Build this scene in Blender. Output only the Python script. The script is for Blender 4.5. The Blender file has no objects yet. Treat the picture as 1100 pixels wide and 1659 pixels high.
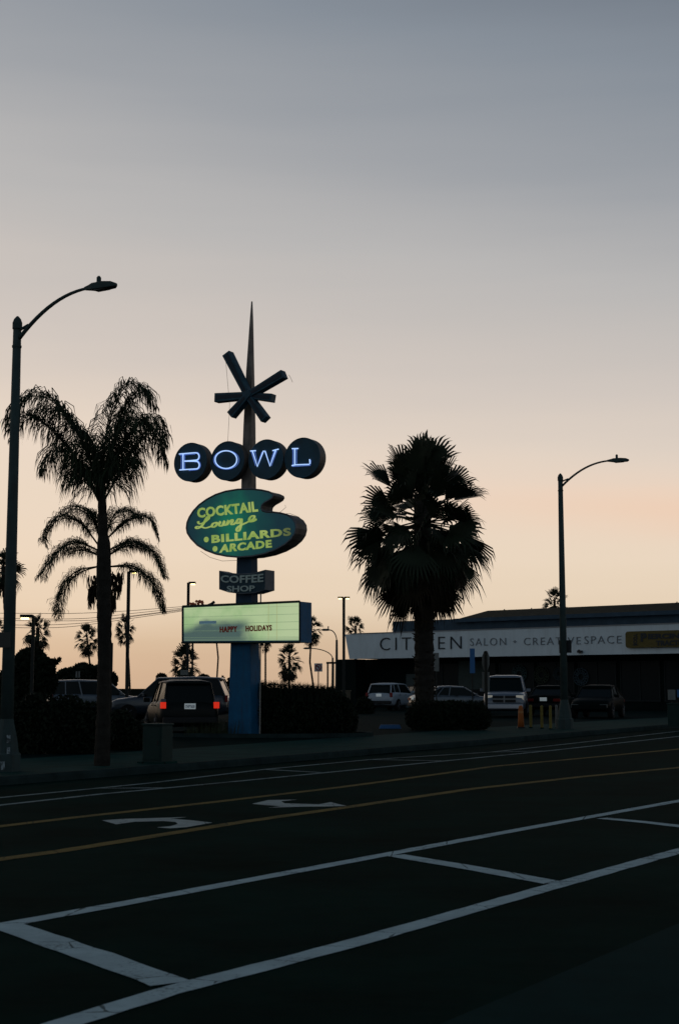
import bpy, math, random
from mathutils import Vector, Matrix
S = bpy.context.scene
C = S.collection
R = math.radians
rnd = random.Random(7)

# ------------------------------------------------------------------ camera
F = 2390.0                       # focal length in photo pixels (1100 wide)
HOR = 1115.0                     # eye level row
CX, CY, CAMZ = 550.0, 829.5, 1.75
PITCH = math.atan((HOR - CY) / F)
cd = bpy.data.cameras.new('camera'); cam = bpy.data.objects.new('camera', cd); C.objects.link(cam)
cam.location = (0, 0, CAMZ); cam.rotation_euler = (R(90) + PITCH, 0, 0)
cd.sensor_fit = 'HORIZONTAL'; cd.sensor_width = 24.0; cd.lens = 24.0 * F / 1100.0
cd.clip_start = 0.1; cd.clip_end = 5000
S.camera = cam
cd.dof.use_dof = True; cd.dof.focus_distance = 45; cd.dof.aperture_fstop = 5.0

# ------------------------------------------------------------------ sky
W = bpy.data.worlds.new('World'); S.world = W; W.use_nodes = True
nt = W.node_tree; nt.nodes.clear()
N = nt.nodes.new; Lk = nt.links.new
def srgb(r, g, b):
    return tuple(((c/255)/12.92 if c/255 <= .04045 else ((c/255+.055)/1.055)**2.4) for c in (r, g, b)) + (1,)
tc = N('ShaderNodeTexCoord'); sx = N('ShaderNodeSeparateXYZ'); Lk(tc.outputs['Generated'], sx.inputs[0])
def ramp(stops):
    r = N('ShaderNodeValToRGB'); e = r.color_ramp.elements
    while len(e) > 1: e.remove(e[-1])
    e[0].position = stops[0][0]; e[0].color = stops[0][1]
    for p, c in stops[1:]:
        n = e.new(p); n.color = c
    r.color_ramp.interpolation = 'LINEAR'
    return r
# thin streaky cloud wobble of the elevation
mp = N('ShaderNodeMapping'); mp.inputs['Scale'].default_value = (1.6, 1.6, 16); Lk(tc.outputs['Generated'], mp.inputs[0])
nz = N('ShaderNodeTexNoise'); nz.inputs['Scale'].default_value = 1.7; nz.inputs['Detail'].default_value = 4; Lk(mp.outputs[0], nz.inputs[0])
mm = N('ShaderNodeMath'); mm.operation = 'MULTIPLY_ADD'; Lk(nz.outputs[0], mm.inputs[0]); mm.inputs[1].default_value = .040; Lk(sx.outputs[2], mm.inputs[2])
ms = N('ShaderNodeMath'); ms.operation = 'ADD'; Lk(mm.outputs[0], ms.inputs[0])
# sky darkens a little towards the right (north)
xp = N('ShaderNodeMath'); xp.operation = 'MULTIPLY_ADD'; Lk(sx.outputs[2], xp.inputs[0]); xp.inputs[1].default_value = .62; xp.inputs[2].default_value = -.02
mx = N('ShaderNodeMath'); mx.operation = 'MULTIPLY'; Lk(sx.outputs[0], mx.inputs[0]); Lk(xp.outputs[0], mx.inputs[1])
ms2 = N('ShaderNodeMath'); ms2.operation = 'SUBTRACT'; Lk(mx.outputs[0], ms2.inputs[0]); ms2.inputs[1].default_value = .020; Lk(ms2.outputs[0], ms.inputs[1])
west = ramp([(0, srgb(200, 172, 144)), (.030, srgb(211, 187, 159)), (.055, srgb(227, 207, 182)), (.085, srgb(232, 213, 191)), (.14, srgb(231, 214, 197)), (.21, srgb(208, 198, 190)),
             (.29, srgb(184, 182, 181)), (.36, srgb(158, 161, 166)), (.434, srgb(134, 142, 152)), (.55, srgb(92, 102, 116)), (.7, srgb(66, 78, 94)), (1, srgb(50, 64, 84))])
Lk(ms.outputs[0], west.inputs[0])
east = ramp([(0, srgb(128, 136, 142)), (.15, srgb(150, 161, 169)), (.4, srgb(122, 137, 151)), (1, srgb(46, 60, 78))]); Lk(sx.outputs[2], east.inputs[0])
mr = N('ShaderNodeMapRange'); Lk(sx.outputs[1], mr.inputs[0]); mr.inputs[1].default_value = -.6; mr.inputs[2].default_value = .75; mr.interpolation_type = 'SMOOTHSTEP'
mix = N('ShaderNodeMix'); mix.data_type = 'RGBA'; Lk(mr.outputs[0], mix.inputs[0]); Lk(east.outputs[0], mix.inputs[6]); Lk(west.outputs[0], mix.inputs[7])
def nm(op, a, b_=None, c=None):
    n = N('ShaderNodeMath'); n.operation = op
    for i_, v_ in enumerate((a, b_, c)):
        if v_ is None: continue
        if isinstance(v_, (int, float)): n.inputs[i_].default_value = v_
        else: Lk(v_, n.inputs[i_])
    return n.outputs[0]
bz = nm('DIVIDE', nm('ADD', ms.outputs[0], -.128), .022); band = nm('POWER', 2.718, nm('MULTIPLY', nm('MULTIPLY', bz, bz), -1.0))
bx_ = N('ShaderNodeMapRange'); Lk(sx.outputs[0], bx_.inputs[0]); bx_.inputs[1].default_value = -.05; bx_.inputs[2].default_value = .22
pk = N('ShaderNodeMix'); pk.data_type = 'RGBA'; Lk(nm('MULTIPLY', nm('MULTIPLY', band, bx_.outputs[0]), .55), pk.inputs[0]); Lk(mix.outputs[2], pk.inputs[6]); pk.inputs[7].default_value = srgb(240, 200, 172)
nis = N('ShaderNodeTexSky'); nis.sky_type = 'NISHITA'; nis.sun_disc = False; nis.sun_elevation = R(1.0); nis.sun_rotation = R(-15)
bg1 = N('ShaderNodeBackground'); Lk(pk.outputs[2], bg1.inputs[0]); bg1.inputs[1].default_value = 1.0
bg2 = N('ShaderNodeBackground'); Lk(nis.outputs[0], bg2.inputs[0]); bg2.inputs[1].default_value = 0.003
ad = N('ShaderNodeAddShader'); Lk(bg1.outputs[0], ad.inputs[0]); Lk(bg2.outputs[0], ad.inputs[1])
wo = N('ShaderNodeOutputWorld'); Lk(ad.outputs[0], wo.inputs[0])
sd = bpy.data.lights.new('dusk_fill', 'SUN'); sd.energy = 0.04; sd.angle = R(20); sd.color = (1, .75, .55)  # weak warm lamp added from ahead; no direct sunlight is left at dusk
dusk_fill = bpy.data.objects.new('dusk_fill', sd); C.objects.link(dusk_fill); dusk_fill.rotation_euler = (R(86), 0, R(180 - 15))
S.view_settings.view_transform = 'Standard'; S.view_settings.look = 'None'; S.view_settings.exposure = 0; S.view_settings.gamma = 1

# ------------------------------------------------------------------ geometry of the place
def ray(px, py):
    u = (px - CX) / F; v = (CY - py) / F; c, s = math.cos(PITCH), math.sin(PITCH)
    return Vector((u, c - v*s, s + v*c))
def at(px, py, Y):
    d = ray(px, py); t = Y / d.y; return Vector((d.x*t, Y, CAMZ + d.z*t))
def ss(t): t = max(0, min(1, t)); return t*t*(3 - 2*t)
def G(y): return .26 * ss((y - 25) / 40)             # the road climbs gently away from the viewer
def ground(px, py, dz=0):
    d = ray(px, py); Y = 30.
    for _ in range(60):
        t = (G(Y) + dz - CAMZ) / d.z; Y = .5*Y + .5*d.y*t
    return Vector((d.x*Y/d.y, Y, G(Y) + dz))
DV = Vector((.5355, .8445)); NV = Vector((-.8445, .5355)); L0 = Vector((-6.4, 28.3))
def rd(s, q):
    p = L0 + DV*s + NV*q; return (p.x, p.y)
def plane_local(px, py, O, rot, yo):
    """pixel -> local (x,z) on the local plane y=yo of a thing at O turned by rot"""
    d = ray(px, py); bx = Vector((math.sin(-rot), math.cos(rot)))    # local +y in world
    base = Vector((O[0], O[1])) + bx*yo
    t = bx.dot(base) / (bx.x*d.x + bx.y*d.y)
    p = Vector((d.x*t, d.y*t, CAMZ + d.z*t)) - Vector(O)
    c, s = math.cos(rot), math.sin(rot)
    return (p.x*c + p.y*s, p.z)

# ------------------------------------------------------------------ materials
MT = {}
def mat(name, col, rough=.7, metal=0, emit=None, es=0, noise=0, nscale=8, bump=0, col2=None, spec=None, thr=None, coat=0):
    if name in MT: return MT[name]
    m = bpy.data.materials.new(name); m.use_nodes = True; t = m.node_tree; b = t.nodes['Principled BSDF']
    b.inputs['Base Color'].default_value = (*col, 1); b.inputs['Roughness'].default_value = rough; b.inputs['Metallic'].default_value = metal
    if spec is None and metal == 0 and not coat: spec = .18
    if spec is not None: b.inputs['Specular IOR Level'].default_value = spec
    if coat: b.inputs['Coat Weight'].default_value = coat; b.inputs['Coat Roughness'].default_value = .08
    if emit: b.inputs['Emission Color'].default_value = (*emit, 1); b.inputs['Emission Strength'].default_value = es
    if noise or col2:
        g = t.nodes.new('ShaderNodeTexCoord'); n = t.nodes.new('ShaderNodeTexNoise'); n.inputs['Scale'].default_value = nscale; n.inputs['Detail'].default_value = 6; n.inputs['Roughness'].default_value = .65
        t.links.new(g.outputs['Object'], n.inputs[0])
        x = t.nodes.new('ShaderNodeMix'); x.data_type = 'RGBA'
        c2 = col2 if col2 else tuple(c*(1 - noise) for c in col)
        x.inputs[6].default_value = (*col, 1); x.inputs[7].default_value = (*c2, 1)
        mrn = t.nodes.new('ShaderNodeMapRange'); lo, hi = thr if thr else (.3, .7)
        mrn.inputs[1].default_value = lo; mrn.inputs[2].default_value = hi
        t.links.new(n.outputs[0], mrn.inputs[0]); t.links.new(mrn.outputs[0], x.inputs[0]); t.links.new(x.outputs[2], b.inputs['Base Color'])
    if bump:
        g2 = t.nodes.new('ShaderNodeTexCoord'); n2 = t.nodes.new('ShaderNodeTexNoise'); n2.inputs['Scale'].default_value = nscale*6; n2.inputs['Detail'].default_value = 4
        t.links.new(g2.outputs['Object'], n2.inputs[0]); bp = t.nodes.new('ShaderNodeBump'); bp.inputs['Strength'].default_value = bump; bp.inputs['Distance'].default_value = .02
        t.links.new(n2.outputs[0], bp.inputs['Height']); t.links.new(bp.outputs[0], b.inputs['Normal'])
    MT[name] = m; return m
def streak(m, amt=.5, sc=(3, 3, .35), col=(.03, .02, .015)):
    t = m.node_tree; b = t.nodes['Principled BSDF']; g = t.nodes.new('ShaderNodeTexCoord'); p = t.nodes.new('ShaderNodeMapping'); p.inputs['Scale'].default_value = sc; t.links.new(g.outputs['Object'], p.inputs[0])
    n = t.nodes.new('ShaderNodeTexNoise'); n.inputs['Scale'].default_value = 3; n.inputs['Detail'].default_value = 8; n.inputs['Roughness'].default_value = .75; t.links.new(p.outputs[0], n.inputs[0])
    q = t.nodes.new('ShaderNodeMapRange'); q.inputs[1].default_value = .5; q.inputs[2].default_value = .72; q.inputs[4].default_value = amt; t.links.new(n.outputs[0], q.inputs[0])
    x = t.nodes.new('ShaderNodeMix'); x.data_type = 'RGBA'; t.links.new(q.outputs[0], x.inputs[0]); l = b.inputs['Base Color'].links
    if l: t.links.new(l[0].from_socket, x.inputs[6])
    else: x.inputs[6].default_value = b.inputs['Base Color'].default_value
    x.inputs[7].default_value = (*col, 1); t.links.new(x.outputs[2], b.inputs['Base Color']); return m
asphalt = mat('asphalt', (.0014, .0165, .0135), .9, nscale=.45, noise=.62, bump=.35, spec=.006)
lot_m = mat('old_asphalt', (.004, .014, .014), .9, nscale=.8, noise=.4, bump=.3, spec=.006)
patch_m = mat('asphalt_patch', (.0035, .012, .012), .85, nscale=3, noise=.3, spec=.0)
conc = mat('concrete', (.012, .044, .040), .9, nscale=1.2, noise=.35, bump=.3, spec=.02)
kerb_m = mat('kerb_concrete', (.022, .038, .038), .9, nscale=2, noise=.5, spec=.02)
soil = mat('soil', (.010, .014, .010), 1, nscale=1.5, noise=.5, spec=0)
def road_paint(name, col, under, wear, crack=.05):
    m = bpy.data.materials.new(name); m.use_nodes = True; t = m.node_tree; b = t.nodes['Principled BSDF']; b.inputs['Roughness'].default_value = .85; b.inputs['Specular IOR Level'].default_value = .05
    g = t.nodes.new('ShaderNodeTexCoord'); o = g.outputs['Object']
    def noi(sc, d=5):
        n = t.nodes.new('ShaderNodeTexNoise'); n.inputs['Scale'].default_value = sc; n.inputs['Detail'].default_value = d; n.inputs['Roughness'].default_value = .7; t.links.new(o, n.inputs[0]); return n.outputs[0]
    def mth(op, a, c):
        n = t.nodes.new('ShaderNodeMath'); n.operation = op
        for i, v in enumerate((a, c)):
            if isinstance(v, (int, float)): n.inputs[i].default_value = v
            else: t.links.new(v, n.inputs[i])
        return n.outputs[0]
    def mrg(v, a, c):
        n = t.nodes.new('ShaderNodeMapRange'); t.links.new(v, n.inputs[0]); n.inputs[1].default_value = a; n.inputs[2].default_value = c; return n.outputs[0]
    vo = t.nodes.new('ShaderNodeTexVoronoi'); vo.feature = 'DISTANCE_TO_EDGE'; vo.inputs['Scale'].default_value = 1.3; t.links.new(o, vo.inputs[0])
    wob = mth('ADD', vo.outputs[0], mth('MULTIPLY', noi(9), .05))
    cr = mth('LESS_THAN', wob, .028 + crack*.1)
    worn = mrg(mth('ADD', mth('MULTIPLY', noi(1.1), .5), mth('MULTIPLY', noi(28), .5)), wear, wear+.10)
    tone = mrg(noi(2.3), .3, .7)
    x1 = t.nodes.new('ShaderNodeMix'); x1.data_type = 'RGBA'; t.links.new(tone, x1.inputs[0]); x1.inputs[6].default_value = (*col, 1); x1.inputs[7].default_value = (*[c*.68 for c in col], 1)
    x2 = t.nodes.new('ShaderNodeMix'); x2.data_type = 'RGBA'; t.links.new(mth('MAXIMUM', mth('MULTIPLY', worn, .8), mth('MULTIPLY', cr, .85)), x2.inputs[0]); t.links.new(x1.outputs[2], x2.inputs[6]); x2.inputs[7].default_value = (*under, 1)
    t.links.new(x2.outputs[2], b.inputs['Base Color']); return m
paint = road_paint('white_road_paint', (.34, .46, .49), (.03, .05, .05), .535)
faint = road_paint('worn_white_road_paint', (.20, .27, .28), (.02, .035, .035), .49)
yellow = road_paint('yellow_road_paint', (.16, .12, .034), (.025, .028, .015), .50)
galv = mat('weathered_concrete_pole', (.040, .065, .065), .8, nscale=3, noise=.35, spec=.15)
farpole = mat('dark_pole', (.018, .020, .018), .8, spec=.2)
blue = mat('blue_paint', (.004, .100, .22), .6, nscale=2.2, noise=.3, bump=.1)
navy = mat('navy_face', (.010, .055, .085), .6, nscale=3, noise=.35, spec=.3)
steel = mat('aged_sheet_metal', (.13, .12, .11), .6, nscale=2.5, col2=(.055, .045, .04), metal=.2)
spire_m = mat('rusty_tan_spire', (.20, .17, .14), .6, nscale=2, col2=(.07, .06, .055), metal=.2)
starm = mat('star_blue_metal', (.025, .075, .11), .5, nscale=3, noise=.5)
barkm = mat('palm_bark', (.028, .026, .022), .95, nscale=6, noise=.5, bump=.8, spec=.1)
frondm = mat('queen_palm_leaf', (.018, .030, .012), .7, noise=.5, nscale=2, spec=.2)
fanm = mat('fan_palm_leaf', (.016, .026, .012), .7, noise=.5, nscale=2, spec=.2)
deadm = mat('dead_palm_leaf', (.022, .018, .011), .9, noise=.5, nscale=2, spec=.1)
hedgem = mat('hedge_leaf', (.010, .018, .009), .8, noise=.6, nscale=1.5, spec=.15)
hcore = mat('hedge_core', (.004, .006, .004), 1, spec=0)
white = mat('white_wall', (.52, .60, .64), .85, nscale=.7, noise=.12, bump=.15, spec=.2)
dwall = mat('dark_wall', (.005, .010, .010), .9, nscale=1, noise=.4, spec=.03)
glassd = mat('dark_glass', (.004, .008, .010), .35, spec=.08)
streak(blue, .55); streak(steel, .8); streak(spire_m, .8); streak(navy, .5, (3, 3, .5), (.03, .035, .035)); streak(white, .30, (.8, .8, .12), (.16, .17, .17)); streak(galv, .5)
brownroof = mat('brown_shingle', (.040, .036, .022), .9, nscale=3, noise=.5, spec=.1)
bluefascia = mat('slate_blue_fascia', (.035, .065, .095), .8, nscale=1.5, noise=.4)
ink = mat('dark_lettering', (.025, .03, .035), .7)
inkl = mat('thin_lettering', (.15, .17, .185), .7)
black = mat('black_trim', (.006, .007, .008), .5, spec=.3)
rubber = mat('tyre_rubber', (.008, .008, .008), .9)
rimm = mat('alloy_rim', (.05, .055, .06), .5, metal=.6)
carblk = mat('black_car_paint', (.003, .006, .006), .4, coat=.02, spec=.10)
carnite = mat('dark_car_paint', (.003, .006, .006), .5, spec=.02)
cargrey = mat('graphite_car_paint', (.012, .02, .03), .35, coat=.4)
carsilv = mat('silver_car_paint', (.06, .08, .10), .35, coat=.6, metal=.2)
carwhite = mat('white_car_paint', (.22, .27, .32), .4, coat=.4)
cglass = mat('car_glass', (.003, .007, .007), .2, spec=.12)
tailon = mat('lit_tail_light', (.5, .02, .01), .4, emit=(1, .04, .016), es=.5)
tailoff = mat('red_lens', (.16, .012, .010), .3)
headm = mat('headlight_lens', (.5, .5, .45), .15, emit=(1, .93, .75), es=.12)
platem = mat('number_plate', (.75, .80, .80), .5, emit=(.7, .8, .8), es=.12)
plateink = mat('plate_ink', (.04, .07, .16), .6)
lampon = mat('lit_lamp', (1, .9, .5), .4, emit=(1, .80, .30), es=4.5)
orange = mat('orange_plastic', (.30, .085, .018), .6)
bolly = mat('yellow_bollard_paint', (.17, .135, .03), .7, noise=.3)
signwhite = mat('white_sign', (.42, .44, .44), .6)
signdull = mat('dull_white_sign', (.17, .18, .17), .7, noise=.3, nscale=5)
signblue = mat('blue_sign', (.035, .12, .28), .6)
ochre = mat('ochre_sign', (.12, .095, .030), .8, nscale=5, noise=.45)
cabinet_m = mat('green_cabinet', (.010, .030, .027), .7, nscale=4, noise=.3)
redm = mat('red_orange_scrap', (.55, .14, .07), .8)
cable_m = mat('cable', (.05, .035, .03), .8)
neon = mat('neon_tube', (.5, .6, .9), .3, emit=(.40, .60, 1.0), es=1.0)
neon2 = mat('neon_halo_tube', (.2, .3, .7), .3, emit=(.12, .24, .70), es=.36)

def emis_field(name, base, fieldfn):
    """backlit panel: emission colour driven by where the tubes behind it still work (object space)"""
    m = bpy.data.materials.new(name); m.use_nodes = True; t = m.node_tree; b = t.nodes['Principled BSDF']
    b.inputs['Base Color'].default_value = (*base, 1); b.inputs['Roughness'].default_value = .5
    b.inputs['Emission Strength'].default_value = 1
    fieldfn(t, b); return m
def nmath(t, op, a, b=None, c=None):
    n = t.nodes.new('ShaderNodeMath'); n.operation = op
    for i, v in enumerate((a, b, c)):
        if v is None: continue
        if isinstance(v, (int, float)): n.inputs[i].default_value = v
        else: t.links.new(v, n.inputs[i])
    return n.outputs[0]
def smooth(t, v, a, b):
    n = t.nodes.new('ShaderNodeMapRange'); n.interpolation_type = 'SMOOTHSTEP'; t.links.new(v, n.inputs[0])
    n.inputs[1].default_value = a; n.inputs[2].default_value = b; return n.outputs[0]
def mixc(t, f, a, b):
    n = t.nodes.new('ShaderNodeMix'); n.data_type = 'RGBA'; t.links.new(f, n.inputs[0])
    for i, v in ((6, a), (7, b)):
        if isinstance(v, tuple): n.inputs[i].default_value = v
        else: t.links.new(v, n.inputs[i])
    return n.outputs[2]

# ------------------------------------------------------------------ mesh helpers
def tag(o, label=None, cat=None, group=None, kind=None):
    if label: o['label'] = label
    if cat: o['category'] = cat
    if group: o['group'] = group
    if kind: o['kind'] = kind
    return o
def thing(name, label, cat, loc=(0, 0, 0), rz=0, group=None):
    o = bpy.data.objects.new(name, None); C.objects.link(o); o.location = loc; o.rotation_euler = (0, 0, rz); o.empty_display_size = .3
    return tag(o, label, cat, group)
class MB:
    def __init__(s): s.v = []; s.f = []; s.mi = []; s.cur = 0
    def add(s, vs, fs):
        n = len(s.v); s.v += [tuple(v) for v in vs]
        for f in fs: s.f.append([i + n for i in f]); s.mi.append(s.cur)
    def box(s, c, d, rot=None, taper=1):
        x, y, z = d[0]/2, d[1]/2, d[2]/2
        vs = [Vector((a*x*(taper if e > 0 else 1), b*y*(taper if e > 0 else 1), e*z)) for e in (-1, 1) for a, b in ((-1, -1), (1, -1), (1, 1), (-1, 1))]
        if rot is not None: vs = [rot @ v for v in vs]
        vs = [v + Vector(c) for v in vs]
        s.add(vs, [(3, 2, 1, 0), (4, 5, 6, 7), (0, 1, 5, 4), (1, 2, 6, 5), (2, 3, 7, 6), (3, 0, 4, 7)])
    def tube(s, pts, rad, n=8, caps=True):
        pts = [Vector(p) for p in pts]; 
        if isinstance(rad, (int, float)): rad = [rad]*len(pts)
        up = None; rings = []
        for i, p in enumerate(pts):
            d = (pts[min(i+1, len(pts)-1)] - pts[max(i-1, 0)]).normalized()
            if up is None or abs(up.dot(d)) > .98: up = Vector((0, 0, 1)) if abs(d.z) < .9 else Vector((1, 0, 0))
            a = d.cross(up).normalized(); b = a.cross(d).normalized(); up = b
            rings.append([p + (a*math.cos(2*math.pi*k/n) + b*math.sin(2*math.pi*k/n))*rad[i] for k in range(n)])
        vs = [v for r in rings for v in r]; fs = []
        for i in range(len(pts)-1):
            for k in range(n):
                k2 = (k+1) % n; fs.append((i*n+k, i*n+k2, (i+1)*n+k2, (i+1)*n+k))
        if caps: fs.append(tuple(range(n-1, -1, -1))); fs.append(tuple((len(pts)-1)*n + k for k in range(n)))
        s.add(vs, fs)
    def prism(s, poly, y0, y1):       # polygon in x,z extruded along y
        n = len(poly); vs = [(x, y0, z) for x, z in poly] + [(x, y1, z) for x, z in poly]
        fs = [tuple(range(n)), tuple(range(2*n-1, n-1, -1))] + [(i, i+n, (i+1) % n + n, (i+1) % n) for i in range(n)]
        s.add(vs, fs)
    def disc_prism(s, c, r, y0, y1, n=40):
        s.prism([(c[0] + r*math.cos(2*math.pi*k/n), c[1] + r*math.sin(2*math.pi*k/n)) for k in range(n)], y0, y1)
    def loft(s, rings, caps=True):
        n = len(rings[0]); vs = [v for r in rings for v in r]; fs = []
        for i in range(len(rings)-1):
            for k in range(n):
                k2 = (k+1) % n; fs.append((i*n+k, i*n+k2, (i+1)*n+k2, (i+1)*n+k))
        if caps: fs.append(tuple(range(n-1, -1, -1))); fs.append(tuple((len(rings)-1)*n + k for k in range(n)))
        s.add(vs, fs)
    def build(s, name, m, parent=None, smooth=False, bevel=0, loc=None):
        me = bpy.data.meshes.new(name); me.from_pydata(s.v, [], s.f); me.update()
        for mm_ in (m if isinstance(m, (list, tuple)) else [m]): me.materials.append(mm_)
        if isinstance(m, (list, tuple)):
            for p, i in zip(me.polygons, s.mi): p.material_index = i
        if smooth:
            for p in me.polygons: p.use_smooth = True
        o = bpy.data.objects.new(name, me); C.objects.link(o)
        if parent: o.parent = parent
        if loc: o.location = loc
        if bevel:
            b = o.modifiers.new('bevel', 'BEVEL'); b.width = bevel; b.segments = 2; b.limit_method = 'ANGLE'
        return o
def copy_tree(o, parent=None):
    c = o.copy(); C.objects.link(c); c.parent = parent
    for ch in list(o.children): copy_tree(ch, c)
    return c
def qlerp(q, u, v):
    (ax, az), (bx_, bz), (cx_, cz), (dx_, dz_) = q   # bl, br, tr, tl
    return ((1-u)*(1-v)*ax + u*(1-v)*bx_ + u*v*cx_ + (1-u)*v*dx_, (1-u)*(1-v)*az + u*(1-v)*bz + u*v*cz + (1-u)*v*dz_)
def text(name, s, quad, y, m, parent, bold=0, thick=.02, shear=0, space=1.0, bow=0):
    """lettering as a mesh, warped into the (x,z) quad bl,br,tr,tl on local plane y (raised towards -y)"""
    cu = bpy.data.curves.new(name, 'FONT'); cu.body = s; cu.offset = bold; cu.shear = shear; cu.space_character = space; cu.resolution_u = 3
    cu.extrude = 0.5
    to = bpy.data.objects.new(name, cu); C.objects.link(to)
    bpy.context.view_layer.update(); dg = bpy.context.evaluated_depsgraph_get()
    me = bpy.data.meshes.new_from_object(to.evaluated_get(dg)); bpy.data.objects.remove(to); bpy.data.curves.remove(cu)
    xs = [v.co.x for v in me.vertices]; ys = [v.co.y for v in me.vertices]
    x0, x1, y0, y1 = min(xs), max(xs), min(ys), max(ys)
    for v in me.vertices:
        u = (v.co.x - x0)/(x1 - x0); w = (v.co.y - y0)/(y1 - y0); X, Z = qlerp(quad, u, w)
        yy = y - (thick if v.co.z > 0 else -.003)
        v.co = (X, yy, Z + bow*(4*(u-.5)**2))
    me.materials.clear(); me.materials.append(m); me.name = name
    o = bpy.data.objects.new(name, me); C.objects.link(o); o.parent = parent
    return o

# ------------------------------------------------------------------ ground, road, pavement
def sheet(name, s0, s1, q0, q1, dz, m, ns=60, nq=1):
    b = MB(); vs = []; fs = []
    for i in range(ns+1):
        for j in range(nq+1):
            x, y = rd(s0 + (s1-s0)*i/ns, q0 + (q1-q0)*j/nq); vs.append((x, y, G(y) + dz))
    for i in range(ns):
        for j in range(nq):
            a = i*(nq+1)+j; fs.append((a, a+nq+1, a+nq+2, a+1))
    b.add(vs, fs); return tag(b.build(name, m), kind='structure')
b = MB(); g = []
ys_ = [-60, -20, 0, 20] + list(range(24, 68, 2)) + [80, 120, 200, 400, 1000, 3000]
vs = []; fs = []
for y in ys_: vs += [(-2500, y, G(y)-.05), (2500, y, G(y)-.05)]
for i in range(len(ys_)-1): fs.append((2*i, 2*i+1, 2*i+3, 2*i+2))
b.add(vs, fs); tag(b.build('ground', soil), kind='structure')
KQ = -.95
def joints(m, step=1.5, dark=(.006, .014, .013)):
    t = m.node_tree; b = t.nodes['Principled BSDF']; g = t.nodes.new('ShaderNodeTexCoord'); p = t.nodes.new('ShaderNodeMapping'); p.inputs['Rotation'].default_value = (0, 0, R(32.4)); t.links.new(g.outputs['Object'], p.inputs[0])
    x = t.nodes.new('ShaderNodeSeparateXYZ'); t.links.new(p.outputs[0], x.inputs[0])
    def mk(o, st):
        f = nmath(t, 'FRACT', nmath(t, 'DIVIDE', o, st)); return nmath(t, 'LESS_THAN', f, .028)
    mx_ = nmath(t, 'MAXIMUM', mk(x.outputs[0], step), mk(x.outputs[1], step)); old = b.inputs['Base Color'].links[0].from_socket
    c = mixc(t, mx_, old, (*dark, 1)); t.links.new(c, b.inputs['Base Color'])
joints(conc)
sheet('road', -60, 260, -24.9, KQ, 0, asphalt, 160, 12)
sheet('sidewalk', -60, 200, KQ+.151, 3.3, .15, conc, 130, 4)
sheet('parking_lot', -60, 200, 3.301, 150, .146, lot_m, 130, 40)
# kerb
b = MB(); rings = []
for i in range(131):
    s = -60 + i*2.0; r = []
    for q, z in ((KQ, -.02), (KQ+.012, .10), (KQ+.04, .152), (KQ+.15, .154), (KQ+.15, -.02)):
        x, y = rd(s, q); r.append((x, y, G(y)+z))
    rings.append(r)
b.loft(rings); tag(b.build('kerb', kerb_m), kind='structure')
# near-side concrete gutter seen at the lower right
b = MB()
g0, g1 = ground(720, 1659), ground(1100, 1498)
dd = (g1-g0).xy.normalized(); nn = Vector((dd.y, -dd.x))
vs = []
for t in (-6, 25):
    for w in (0, 1.6):
        p = g0.xy + dd*t + nn*w; vs.append((p.x, p.y, .006))
b.add(vs, [(0, 2, 3, 1)]); tag(b.build('gutter', mat('gutter_concrete', (.004, .022, .022), .9, noise=.3, nscale=2, spec=.01)), kind='structure')
# ramps / dark openings in the far kerb
def gpoly(name, pix, m, dz=.004, parent=None):
    b = MB(); vs = [ground(x, y, dz) for x, y in pix]; b.add([tuple(v) for v in vs], [tuple(range(len(vs)))])
    return b.build(name, m, parent)
tag(gpoly('drain_apron', [(596, 1224), (700, 1215), (722, 1208), (700, 1206), (650, 1212), (600, 1219)], patch_m, .006), kind='structure')

def line(name, pix, w, m, gap=None, dz=.005, label=None):
    """painted line along photo points, laid on the road surface, w metres wide"""
    b = MB(); P = [ground(x, y, dz) for x, y in pix]; Q = []
    if name != 'stall_line':      # long lines run on past the frame
        P = [P[0] + (P[0]-P[1]).normalized()*18] + P + [P[-1] + (P[-1]-P[-2]).normalized()*40]
    for a, c in zip(P, P[1:]):
        n = max(1, int((c-a).length/.22))
        for i in range(n): Q.append(a.lerp(c, i/n))
    Q.append(P[-1]); vs = []
    for i, p in enumerate(Q):
        d = (Q[min(i+1, len(Q)-1)] - Q[max(i-1, 0)]).xy.normalized(); n = Vector((-d.y, d.x))*w/2
        for sgn in (1, -1): e = 1 + rnd.uniform(-.07, .07); vs.append((p.x+sgn*n.x*e, p.y+sgn*n.y*e, G(p.y)+dz))
    b.add(vs, [(2*i, 2*i+1, 2*i+3, 2*i+2) for i in range(len(Q)-1)])
    return tag(b.build(name, m), kind='structure')
line('lane_line', [(-60, 1511.5), (0, 1500), (180, 1468), (550, 1399), (850, 1343), (1100, 1298), (1180, 1284)], .18, paint)
line('lane_line', [(20, 1688), (100, 1660), (270, 1607), (560, 1532), (880, 1441), (1100, 1379), (1180, 1358)], .20, paint)
line('stall_line', [(2, 1497), (150, 1548), (278, 1594)], .27, paint, dz=.007)
line('stall_line', [(640, 1386), (760, 1406), (898, 1431)], .24, paint, dz=.007)
line('stall_line', [(975, 1326), (1040, 1332), (1110, 1340), (1160, 1345)], .22, paint, dz=.007)
line('centre_line', [(-40, 1398), (100, 1379), (400, 1331), (550, 1310), (760, 1279), (940, 1259), (1100, 1244), (1150, 1238)], .22, yellow)
line('centre_line', [(-40, 1344), (120, 1325), (320, 1303), (550, 1276), (800, 1242), (1100, 1214), (1150, 1209)], .20, yellow)
line('lane_line', [(-40, 1309), (0, 1305), (163, 1287), (560, 1249), (713, 1234), (896, 1216), (1100, 1193.5), (1150, 1188)], .14, faint)
line('parking_line', [(163, 1277), (234, 1270), (428, 1247), (600, 1231), (795, 1219), (917, 1206), (1100, 1185)], .12, faint)
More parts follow.
